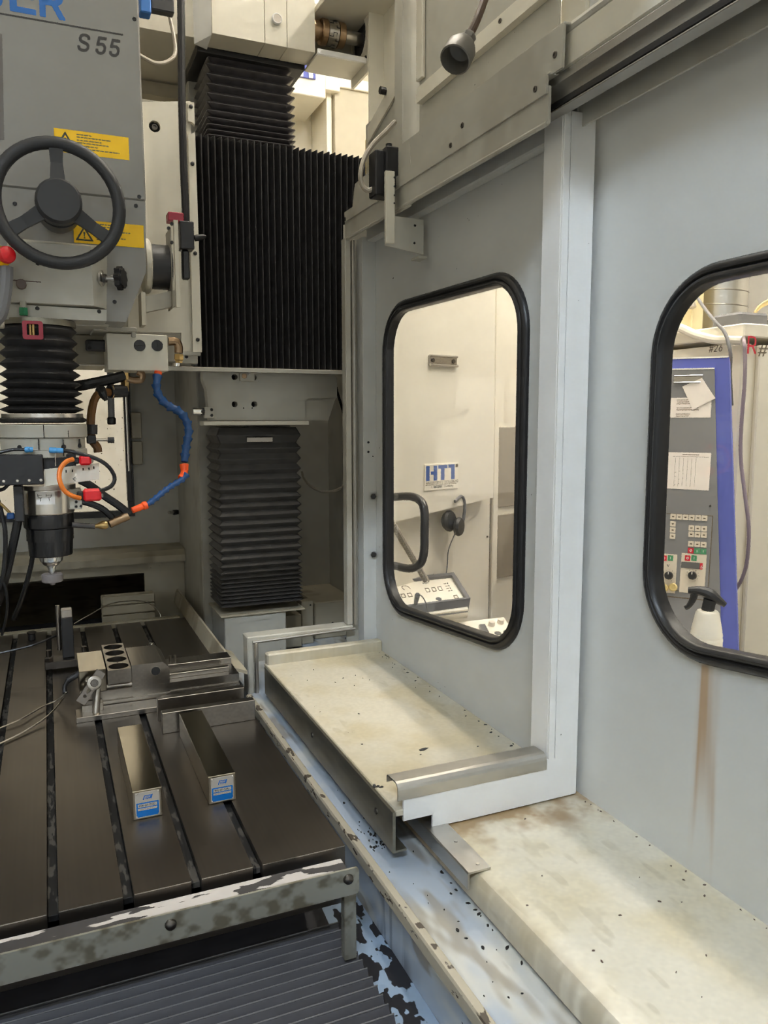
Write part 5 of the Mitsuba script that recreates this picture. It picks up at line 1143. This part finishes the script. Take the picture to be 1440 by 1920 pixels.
for (n_, a) in (('rim', (0, 1, 0, .05)), ('rim', (0, 1, .90, 1)), ('rim', (0, .03, 0, 1)), ('rim', (.945, 1, 0, 1))):
    add(n_, qa.box(*a, -.001, .016), 'grey_plastic', PB)
add('key_panel', qa.box(.03, .945, .05, .90, -.001, .004), 'sign_white', PB, label='white key panel')
rx, ry = qa.p(1, 0) - qa.p(0, 0), qa.p(0, 1) - qa.p(0, 0); rx /= np.linalg.norm(rx); ry = np.cross(qa.n, rx)
m = meshkit.text_mesh('HAUSER', .011, .0004, True); m.vertices[:, 0] *= .075 / np.ptp(m.vertices[:, 0])
add('lettering', put(m, mat4([rx, ry, qa.n], qa.p(.50, .78, .004))), 'ink', PB)
def keyring(u0, u1, v0, v1, nm='key_outline'):
    e = .006
    add(nm, cat_(qa.box(u0, u1, v0, v0 + .02, .004, .0052), qa.box(u0, u1, v1 - .02, v1, .004, .0052), qa.box(u0, u0 + e, v0, v1, .004, .0052), qa.box(u1 - e, u1, v0, v1, .004, .0052)), 'ink_soft', PB)
for u in (.49, .58, .67): keyring(u, u + .055, .47, .62)
for u in (.13, .22): keyring(u, u + .055, .38, .52)
keyring(.82, .875, .13, .26)
for i in range(4): add('lamp_dot', qa.box(.835, .847, .42 + .09 * i, .45 + .09 * i, .004, .0055), 'ink', PB); add('lamp_text', qa.box(.785, .82, .425 + .09 * i, .442 + .09 * i, .004, .005), 'ink_soft', PB)
add('socket', lathe([(0, 0), (.011, 0), (.009, .003), (0, .003)], qa.p(.60, .20, .004), qa.n, 16), 'grey_plastic', PB)
hp_ = qa.p(.24, .72, .004)
add('phones_symbol', tube([hp_ + rx * x + ry * y for x, y in ((-.012, -.016), (-.014, .0), (-.008, .012), (.004, .014), (.012, .006), (.013, -.012))], .0014, 5), 'ink_soft', PB)
jk = thing('jack_plug', 'dark grey jack plug with a thin lead standing in the white key panel', 'plug')
j0 = qa.p(.275, .17, .004); j1 = np.array((1.0913, 2.254, 1.02))
add('body', cyl(j0, j1, .007, 12, r1=.009, c=.001), 'grey_plastic', jk)
add('lead', tube([j1, (1.0897, 2.2228, 1.025), (1.1145, 2.2454, 1), (1.1331, 2.2666, 0.97), (1.183, 2.3453, 0.9)], .0018, 6), 'grey_plastic', jk)
DK = thing('operator_desk', 'cream desk with knobs and switches below the pendant box', 'control panel')
qd = Quad((1.0541, 2.2268, 0.8), (1.4719, 2.1905, 0.8), (1.531, 2.4233, 0.86), (1.129, 2.4299, 0.86))
add('panel', qd.box(0, 1, 0, 1, -.03, 0), 'sign_white', DK)
add('pedestal', trimesh.convex.convex_hull(np.array([np.array(p) for p in ((1.0315, 2.3263, 0.93), (1.3303, 2.3389, 0.93), (1.3744, 2.4409, 0.95), (1.0898, 2.4577, 0.95), (1.1001, 2.481, 0.862), (1.3978, 2.4647, 0.862), (1.4301, 2.5552, 0.862), (1.1362, 2.5624, 0.862))])), 'cabinet_cream', DK)
add('desk_base', trimesh.convex.convex_hull(np.array([qd.p(u, v, -.03) * np.array([1, 1, 0]) + np.array([0, 0, z]) for u in (0, 1) for v in (0.02, .66) for z in (.02, .76)])), 'cabinet_cream', DK)
for (u, v, r, hgt, kind, mt) in ((.24, .62, .014, .018, 'knob', 'key_cream'), (.44, .66, .013, .012, 'toggle', 'grey_plastic'), (.55, .66, .013, .020, 'knob', 'key_cream'), (.50, .42, .012, .012, 'toggle', 'grey_plastic'), (.60, .46, .013, .020, 'knob', 'key_cream'), (.66, .26, .013, .020, 'knob', 'key_cream'), (.56, .25, .010, .010, 'toggle', 'grey_plastic'), (.83, .80, .013, .016, 'knob', 'key_cream'), (.93, .84, .013, .016, 'knob', 'key_cream'), (.85, .55, .014, .003, 'button', 'lcd'), (.94, .56, .014, .003, 'button', 'lcd'), (.89, .36, .014, .003, 'button', 'lcd'), (.82, .14, .013, .018, 'knob', 'key_cream'), (.74, .14, .009, .010, 'toggle', 'grey_plastic')):
    add(kind, lathe([(0, 0), (r, 0), (r * .85, hgt), (0, hgt)], qd.p(u, v), qd.n, 14), mt, DK)
add('switch_plate', qd.box(.70, .76, .48, .80, 0, .010), 'lcd', DK)
add('handle', tube([(0.925, 2.2294, 1.3528), (0.955, 2.1536, 1.3587), (0.965, 2.042, 1.3702), (0.97, 1.9849, 1.3616), (0.972, 1.9646, 1.3331), (0.972, 1.9639, 1.2721), (0.972, 1.9667, 1.2179), (0.97, 1.9866, 1.1806), (0.965, 2.0479, 1.1559), (0.955, 2.1536, 1.1477), (0.925, 2.2311, 1.1432)], .0122, 14), 'tube_metal', D, label='black bent tube handle on the outer side of the door')
HP = thing('headphones', 'dark grey headphones hanging on the cream cabinet', 'headphones')
u0, z0 = (0.0651, 1.2182); u1, z1 = (0.113, 1.226)
cad('ear_cup', lathe([(0, 0), (.030, 0), (.038, .010), (.040, .020), (.034, .028), (0, .030)], (u0 - .008, .03, z0), (.25, -1, .1), 24), 'plastic_dark', HP)
cad('ear_cup', lathe([(0, 0), (.032, 0), (.036, .010), (.030, .020), (0, .022)], (u0 + .02, .0, z0 - .02), (.4, -1, .0), 24), 'plastic_dark', HP)
cad('headband', tube([(u0 + .0, -.01, z0 + .075), (u0 + .045, .0, z0 + .09), (u0 + .062, .0, z0 + .06), (u0 + .058, .0, z0 + .01), (u0 + .040, .0, z0 - .03), (u0 + .015, -.01, z0 - .045)], .006, 8), 'grey_plastic', HP)
cad('lead', tube([(u0 + .012, .0, z0 - .045), (u0 + .010, .03, z0 - .11), (u0 + .014, .04, z0 - .17), (u0 + .008, .04, z0 - .22), (u0 + .003, .03, z0 - .29)], .0022, 6), 'grey_plastic', HP)
ca, cb = np.array((0.9885, 2.25, 1.28)), np.array((1.1472, 2.3, 1.0526))
nturn = 34; tt = np.linspace(0, 1, nturn * 8); e1, e2, _ = frame_of(cb - ca)
coil = [ca + (cb - ca) * t_ + .009 * (math.cos(2 * math.pi * nturn * t_) * e1 + math.sin(2 * math.pi * nturn * t_) * e2) for t_ in tt]
single('coiled_cable', tube(coil, .0028, 5, 0), 'grey_cable', 'grey coiled cable running down behind the tube handle', 'cable')

# ---------------------------------------------------------------- outside the fixed window: tilted console, cabinets, bottle
CON = mat4([(0.6298, -0.77676, 0), (0.13488, 0.10936, 0.98481), (-0.76496, -0.62023, 0.17365)], (1.68193, 1.65487, 1.34764))  # local: right, up, out
def con(name, m, mat, parent, **kw): return add(name, put(m, CON), mat, parent, **kw)
CN = thing('machine_console', 'tilted blue framed console with a grey front behind the fixed window', 'control panel')
con('housing', ext([(-.45, -.6), (0.1428, -0.5889), (0.1245, -0.389), (0.0537, 0.426), (-.45, .427)], 'z', -.06, 0), 'console_blue', CN, label='blue housing')
con('top_edge', ext([(-.45, .4255), (0.0524, 0.4238), (0.0522, 0.4284), (-.45, .4295)], 'z', -.06, .0015), 'white', CN)
con('front_sheet', ext([(-.45, -.6), (0.0944, -0.5831), (0.0725, -0.2604), (0.0499, 0.0026), (0.0183, 0.3922), (-.45, .394)], 'z', 0, .006), 'console_grey', CN, label='grey front sheet')
con('front_edge', ext([(-.45, .3935), (0.0183, 0.3907), (0.0181, 0.3945), (-.45, .3965)], 'z', 0, .0075), 'white', CN)
a, b = (-0.0684, -0.2741), (0.0725, -0.2604)
con('lower_seam', ext(rect(-.45, b[1] - .0015, b[0], b[1] + .0015), 'z', .0055, .0066), 'ink_soft', CN)
(ku0, kv1), (ku1, kv0) = (-0.0842, -0.0259), (0.037, -0.2404)
con('key_field', ext(rect(-.16, kv0, ku1 + .001, kv1), 'z', .006, .008), 'console_grey', CN)
con('key_field_edge', ext(rect(-.162, kv0 - .002, ku1 + .003, kv1 + .002).difference(rect(-.161, kv0, ku1 + .001, kv1)), 'z', .006, .0082), 'ink_soft', CN)
def key(px0, py0, px1, py1, m='key_cream', sym=True):
    k = con('key', ext(rrect(px0, px1, py0, py1, .001, 2), 'z', .008, .0105), m, CN)
    if sym:
        cx2, cy2 = (px0 + px1) / 2, (py0 + py1) / 2
        if m == 'key_cream':
            con('key_mark', ext(rect(cx2 - .003, cy2 - .002, cx2 + .003, cy2 + .0015), 'z', .0105, .0108), 'ink_soft', CN)
        elif m == 'key_red':
            con('key_mark', ext(Point(cx2, cy2).buffer(.0034).difference(Point(cx2, cy2).buffer(.0018)), 'z', .0105, .0108), 'white', CN)
        else:
            con('key_mark', ext(rect(cx2 - .0007, cy2 - .0035, cx2 + .0007, cy2 + .0035), 'z', .0105, .0108), 'white', CN)
KS, KH = .01750, .0162
def krow(py, cols, m='key_cream'):
    v = (0.0132, -0.0325)[1] - (py - 972) * .00159
    for c in cols:
        u = (0.0132, -0.0325)[0] + .0048 - c * .0166 + (py - 972) * .00005
        mm = m if isinstance(m, str) else m[c]
        key(u - .0075, v - .0077, u + .0075, v + .0077, mm)
krow(972, range(6)); krow(990.5, (0, 1, 2)); krow(1001.5, (0, 1, 2)); krow(1018.5, (0, 1, 2)); krow(1030.5, (0, 1, 2), {0: 'key_green', 1: 'key_green', 2: 'key_red'})
krow(985, (5,)); krow(996, (5,)); krow(1007, (5,))
pa0, pa1 = (-0.0358, -0.2449), (0.0263, -0.1338)
con('switch_panel', ext(rect(pa0[0], pa0[1], pa1[0] + .004, pa1[1]), 'z', .008, .0095), 'key_cream', CN)
pb0, pb1 = (-0.0845, -0.2499), (-0.0467, -0.1397)
con('switch_panel', ext(rect(pb0[0] - .03, pb0[1], pb1[0], pb1[1]), 'z', .008, .0095), 'key_cream', CN)
def ckey(px, m):
    u, v = px; key(u - .0072, v - .0078, u + .0072, v + .0078, m)
ckey((-0.0192, -0.1473), 'key_red'); ckey((-0.0023, -0.1459), 'key_green'); ckey((-0.0647, -0.151), 'key_green'); ckey((-0.082, -0.1525), 'key_red')
d0, d1 = (-0.0351, -0.1759), (0.0216, -0.1582)
con('display', ext(rect(d0[0], d0[1], d1[0], d1[1]), 'z', .0095, .0105), 'lcd', CN)
con('display_red', ext(rect(d1[0] - .0075, d0[1], d1[0], d1[1]), 'z', .0105, .0110), 'key_red', CN)
m = meshkit.text_mesh('6', .0085, .0004); con('display_digit', put(m, mat4([(1, 0, 0), (0, 1, 0), (0, 0, 1)], (d1[0] - .0068, d0[1] + .0022, .011))), 'white', CN)
m = meshkit.text_mesh('V', .0075, .0004); con('lettering', put(m, mat4([(1, 0, 0), (0, 1, 0), (0, 0, 1)], ((-0.0732, -0.177)[0], (-0.0732, -0.177)[1], .0095))), 'ink', CN)
for q in ((-0.0035, -0.195), (-0.0659, -0.2007)):
    con('dial', lathe([(0, 0), (.0118, 0), (.0112, .012), (.0095, .016), (0, .016)], (q[0], q[1], .0095), (0, 0, 1), 20), 'plastic_dark', CN)
    con('dial_pointer', ext(rect(q[0] - .001, q[1] + .003, q[0] + .001, q[1] + .0105), 'z', .0255, .0260), 'white', CN)
    for k in range(9):
        a = math.radians(-60 + 30 * k + 0); con('dial_tick', ext(Point(q[0] + .0165 * math.cos(a), q[1] + .0165 * math.sin(a)).buffer(.0009, quad_segs=2), 'z', .0095, .0099), 'ink', CN)
for q in ((-0.0523, -0.2329), (-0.0766, -0.2369)):
    con('push_button', lathe([(0, 0), (.0118, 0), (.0118, .006), (.010, .008), (.0075, .0085), (.006, .006), (0, .006)], (q[0], q[1], .0095), (0, 0, 1), 20), 'yellowed', CN)
q = (0.0305, 0.0031); con('front_screw', lathe([(0, 0), (.003, 0), (.002, .002), (0, .002)], (q[0], q[1], .006), (0, 0, 1), 10), 'steel_dark', CN)
# papers, clip and note on the console
def sheet(lab, pts, w, lines, mat='paper', cat='paper'):
    t = thing('paper_sheet', lab, cat); con('sheet', ext(pts, 'z', w, w + .0006), mat, t)
    for (u0, u1, v0, v1) in lines: con('print', ext(rect(u0, v0, u1, v1), 'z', w + .0006, w + .0008), 'ink_soft', t)
(au0, av0), (au1, av1) = (-0.0902, 0.2522), (0.0162, 0.31)
r = random.Random(3); ln = []
for i in range(9):
    if i in (3, 6): continue
    ln.append((au0 + .014, au0 + .014 + r.uniform(.035, .075), av1 - .0058 * i - .0075, av1 - .0058 * i - .0055))
sheet('printed notice under the folded note on the grey console front', [(-.13, av0), (au1, av0), (au1, av1), (-.13, av1)], .0062, ln)
(bu0, bv0), (bu1, bv1) = (-0.0817, 0.0481), (0.0243, 0.1522)
ln = [(bu0 + .012 + .011 * i, bu0 + .0126 + .011 * i, bv0 + .006, bv1 - .016) for i in range(6)] + [(bu0 + .005, bu1 - .006, bv1 - .0125, bv1 - .0117), (bu0 + .03, bu0 + .075, bv1 - .007, bv1 - .005)] + [(bu0 + .014 + .010 * (i % 3), bu0 + .0165 + .010 * (i % 3), bv0 + .01 + .004 * i, bv0 + .0112 + .004 * i) for i in range(12)]
sheet('ruled table sheet taped in the middle of the grey console front', [(-.13, bv0), (bu1, bv0 - .002), (bu1, bv1), (-.13, bv1)], .0062, ln)
NT = thing('folded_note', 'blank folded note held askew under the clip on the console', 'note')
con('sheet', ext([(-0.0639, 0.342), (-0.0125, 0.3655), (0.0262, 0.3068), (-0.0324, 0.2737), (-0.0408, 0.2938)], 'z', .0085, .0093), 'paper', NT)
CLP = thing('clip_bar', 'bright metal clip holding a note at the top of the grey console front', 'clip')
(cu0, cv0), (cu1, cv1) = (-0.0878, 0.3533), (-0.0115, 0.3732)
con('plate', ext(rrect(cu0, cu1, cv0, cv1, .003, 3), 'z', .006, .0078), 'steel_ground', CLP)
con('upper_bead', tube([(cu0, cv1, .009), (cu1, cv1, .009)], .0022, 8, 0), 'chrome', CLP)
con('lower_bead', tube([(cu0, cv0, .0105), (cu1 - .005, cv0, .0105)], .0024, 8, 0), 'chrome', CLP)

KB = thing('switch_cabinet', 'cream switch cabinet behind the blue console, marked with a handwritten #26', 'cabinet')
kx, ky, kz = 2.02, 1.8393, 1.8346
add('body', B(kx + .004, 2.9, ky + .004, 3.9, .02, kz - .012, .003), 'cabinet_cream', KB)
add('left_door', B(kx - .012, kx + .004, ky + .06, 3.9, .02, 1.7799, .003), 'cabinet_cream', KB)
add('left_fascia', B(kx, kx + .006, ky + .03, 3.9, 1.7833, kz - .004, .002), 'cabinet_cream', KB)
add('corner_post', B(kx - .004, kx + .04, ky - .004, ky + .04, .02, kz - .006, .005), 'cabinet_cream', KB)
add('front_door', B(kx + .06, 2.9, ky - .014, ky + .004, .02, kz - .010, .004), 'cabinet_cream', KB)
add('lid', B(kx - .01, 2.92, ky - .012, 3.9, kz + .012, kz + .055, .004), 'cabinet_cream', KB)
add('lid_hinge', B(kx + .20, kx + .24, ky - .012, ky + .0, kz - .004, kz + .012, .001), 'plastic_dark', KB)
h0 = np.array((2.019, 1.9771, 1.8121))
m = meshkit.text_mesh('#26', .024, .0006); m.vertices[:, 0] *= .056 / np.ptp(m.vertices[:, 0]); m.vertices[:, 0] += .15 * m.vertices[:, 1]
add('handwriting', put(m, FACE_X((kx - .0002, h0[1], h0[2] - .002))), 'ink_soft', KB, label='handwritten #26')
m = meshkit.text_mesh('#27', .036, .0006); m.vertices[:, 0] *= .125 / np.ptp(m.vertices[:, 0]); m.vertices[:, 0] += .15 * m.vertices[:, 1]
add('handwriting', put(m, FACE_Y((2.0668, ky - .0142, 1.7888))), 'ink_soft', KB, label='handwritten # and number, cut by the picture edge')
m = meshkit.text_mesh('R', .055, .0006)
add('handwriting', put(m, FACE_Y((2.0181, ky - .0142, 1.7956))), 'key_red', KB, label='red handwritten letter behind the cable')
t = thing('junction_box', 'grey junction box lying on top of the cream switch cabinet', 'box')
jb = np.array((2.12, 1.9387, 1.8745))
add('body', B(jb[0] - .03, jb[0] + .10, jb[1] - .02, jb[1] + .10, kz + .055, kz + .105, .008), 'grey_plastic', t)
t = thing('rope_coil', 'coil of yellow cord on top of the cream switch cabinet', 'rope')
for i in range(6):
    tt = np.linspace(0, 2 * np.pi, 25); c_ = np.array([2.37 + .012 * i, jb[1] + .06 + .012 * i, kz + .055 + .062])
    add('turn', tube(np.stack([c_[0] + .10 * np.cos(tt) * .75, c_[1] + .10 * np.cos(tt) * -.45 , c_[2] + .058 * np.sin(tt)], 1), .0055, 6, 0, wrap=True), 'yellowed', t)
add('handle', tube([(2.25, jb[1] + .0, kz + .075), (2.31, jb[1] + .0, kz + .11), (2.40, jb[1] + .02, kz + .135)], .016, 8), 'grey_plastic', t)
BT = thing('spray_bottle', 'white spray bottle with a dark grey trigger head in front of the console', 'bottle')
bt = np.array((1.42, 1.3542, 1.1481)); bb = 0.9568
hb = bt[2] - .004
add('bottle', lathe([(0, bb), (.040, bb), (.043, bb + .004), (.0425, bb + .03), (.0365, hb - .075), (.0372, hb - .072), (.0372, hb - .068), (.0355, hb - .064), (.0362, hb - .060), (.0358, hb - .054), (.0340, hb - .050), (.0345, hb - .046), (.0265, hb - .006), (.023, hb - .001), (.014, hb), (0, hb)], (bt[0], bt[1], 0), (0, 0, 1), 28), 'sign_white', BT)
add('neck', cyl((bt[0], bt[1], hb), (bt[0] + .003, bt[1] - .003, hb + .026), .0145, 16), 'plastic_dark', BT)
lf = np.array([-0.66, 0.75, 0])
hd = [bt + lf * .045 + [0, 0, .040], bt + lf * .02 + [0, 0, .041], bt + lf * -.005 + [0, 0, .034], bt + lf * -.038 + [0, 0, .012]]
add('spray_head', tube(hd, .012, 10, 6, rad=[.0075, .0115, .0145, .006]), 'plastic_dark', BT)
add('trigger', tube([bt + lf * .030 + [0, 0, .034], bt + lf * .034 + [0, 0, .018], bt + lf * .042 + [0, 0, .002], bt + lf * .050 + [0, 0, -.004]], .006, 8, 5, rad=[.009, .007, .0055]), 'plastic_dark', BT)
single('outside_shelf', B(1.30, 1.60, 1.15, 1.62, bb - .03, bb, .003), 'cabinet_cream', 'cream shelf board below the fixed window, outside', 'shelf')
DU = thing('air_duct', 'shiny spiral air duct behind the cream switch cabinet', 'duct')
dc = np.array((3.3, 3.1942, 2.2221)); dr_ = .155
add('pipe', cyl((dc[0], dc[1], 1.6), (dc[0], dc[1], 4.3), dr_, 40), 'duct_metal', DU)
for i in range(5):
    z_ = 2.1775 + .075 * i
    add('seam', lathe([(dr_ - .002, -.004), (dr_ + .005, 0), (dr_ - .002, .004)], (dc[0], dc[1], z_), (0.03, -0.05, 1), 40), 'duct_metal', DU)
single('wall_cabinet', B(2.75, 2.82, 2.8006, 4.4, 1.95, 3.0, .004), 'pale_yellow', 'pale yellow cabinet behind the left of the air duct', 'cabinet')
for nm, lab, pts, r_, m_ in (
    ('cabinet_cable', 'grey cable running down from the air duct in front of the #26 cabinet', [(2.2, 2.2502, 2.0693), (2.1, 2.0901, 1.9786), (2, 1.9379, 1.9067), (1.97, 1.868, 1.8649), (1.96, 1.8393, 1.8243), (1.96, 1.8285, 1.786), (1.97, 1.8365, 1.7344), (1.99, 1.8422, 1.6355)], .0055, 'grey_plastic'),
    ('cabinet_cable', 'mauve cable hanging down along the corner of the cream switch cabinet', [(2.1, 1.9211, 1.8822), (1.99, 1.8079, 1.8307), (1.98, 1.7921, 1.7888), (1.98, 1.7882, 1.6998), (1.98, 1.7916, 1.5692), (1.98, 1.787, 1.4702), (1.98, 1.7631, 1.3556), (1.98, 1.7425, 1.2581), (1.98, 1.7418, 1.1577), (1.98, 1.758, 1.0955), (1.98, 1.782, 1.0513)], .0058, 'mauve'),
    ('cabinet_hose', 'pale thick hose lying along the top of the #26 cabinet', [(1.99, 2.1671, 1.9207), (1.99, 2.078, 1.8988), (1.99, 2.0048, 1.8688), (1.99, 1.9245, 1.846), (1.99, 1.8597, 1.8386), (2, 1.8232, 1.8341)], .0145, 'cabinet_cream'),
    ('conduit_plug', 'grey cable end hanging at the upper left behind the fixed window', [(2.738, 2.8183, 2.1581), (2.735, 2.7936, 2.1212), (2.735, 2.7822, 2.0936)], .016, 'grey_cable')):
    single(nm, tube([np.array(p) for p in pts], r_, 10), m_, lab, 'cable' if 'hose' not in nm else 'hose')

# ---------------------------------------------------------------- high background behind the gantry
BG = thing('hall_cabinet', 'cream cabinet with a louvred opening high behind the gantry', 'cabinet')
add('body', B(1.02, 1.402, 4.0, 4.7, 3.2256, 3.75, .004), 'cabinet_cream', BG)
add('opening', B(1.03, 1.345, 3.990, 4.0, 3.3063, 3.4216, .001), 'console_blue', BG)
for i in range(5): add('louvre', B(1.10 + .052 * i, 1.122 + .052 * i, 3.984, 3.991, 3.3063, 3.4216, .001), 'white', BG)
add('door', B(1.418, 1.50, 4.05, 4.7, 3.2913, 3.75, .003), 'cabinet_cream', BG)
add('lower_panel', B(0.9, 1.44, 4.35, 4.4, 0.02, 3.3481, .003), 'cabinet_cream', BG)
add('side_panel', B(1.44, 1.47, 4.1, 4.4, 0.02, 3.3279, .003), 'cabinet_cream', BG)
add('right_panel', B(1.478, 2.4, 4.08, 4.13, 0.02, 3.9, .003), 'hall_panel', BG)
add('panel_frame', B(1.48, 2.4, 4.065, 4.08, 3.3212, 3.3745, .003), 'cabinet_cream', BG)
RS = thing('hall_partition', 'cream partition seen through the rear window of the machine', 'partition')
add('panel', B(-2.2, 0.85, 5.0, 5.05, 0.02, 2.6, .003), 'room_cream', RS)
single('hall_duct', cyl((-0.9, 4.5, 1.99), (0.55, 4.5, 1.99), .085, 32), 'duct_metal', 'shiny horizontal duct seen through the rear window of the machine', 'duct')
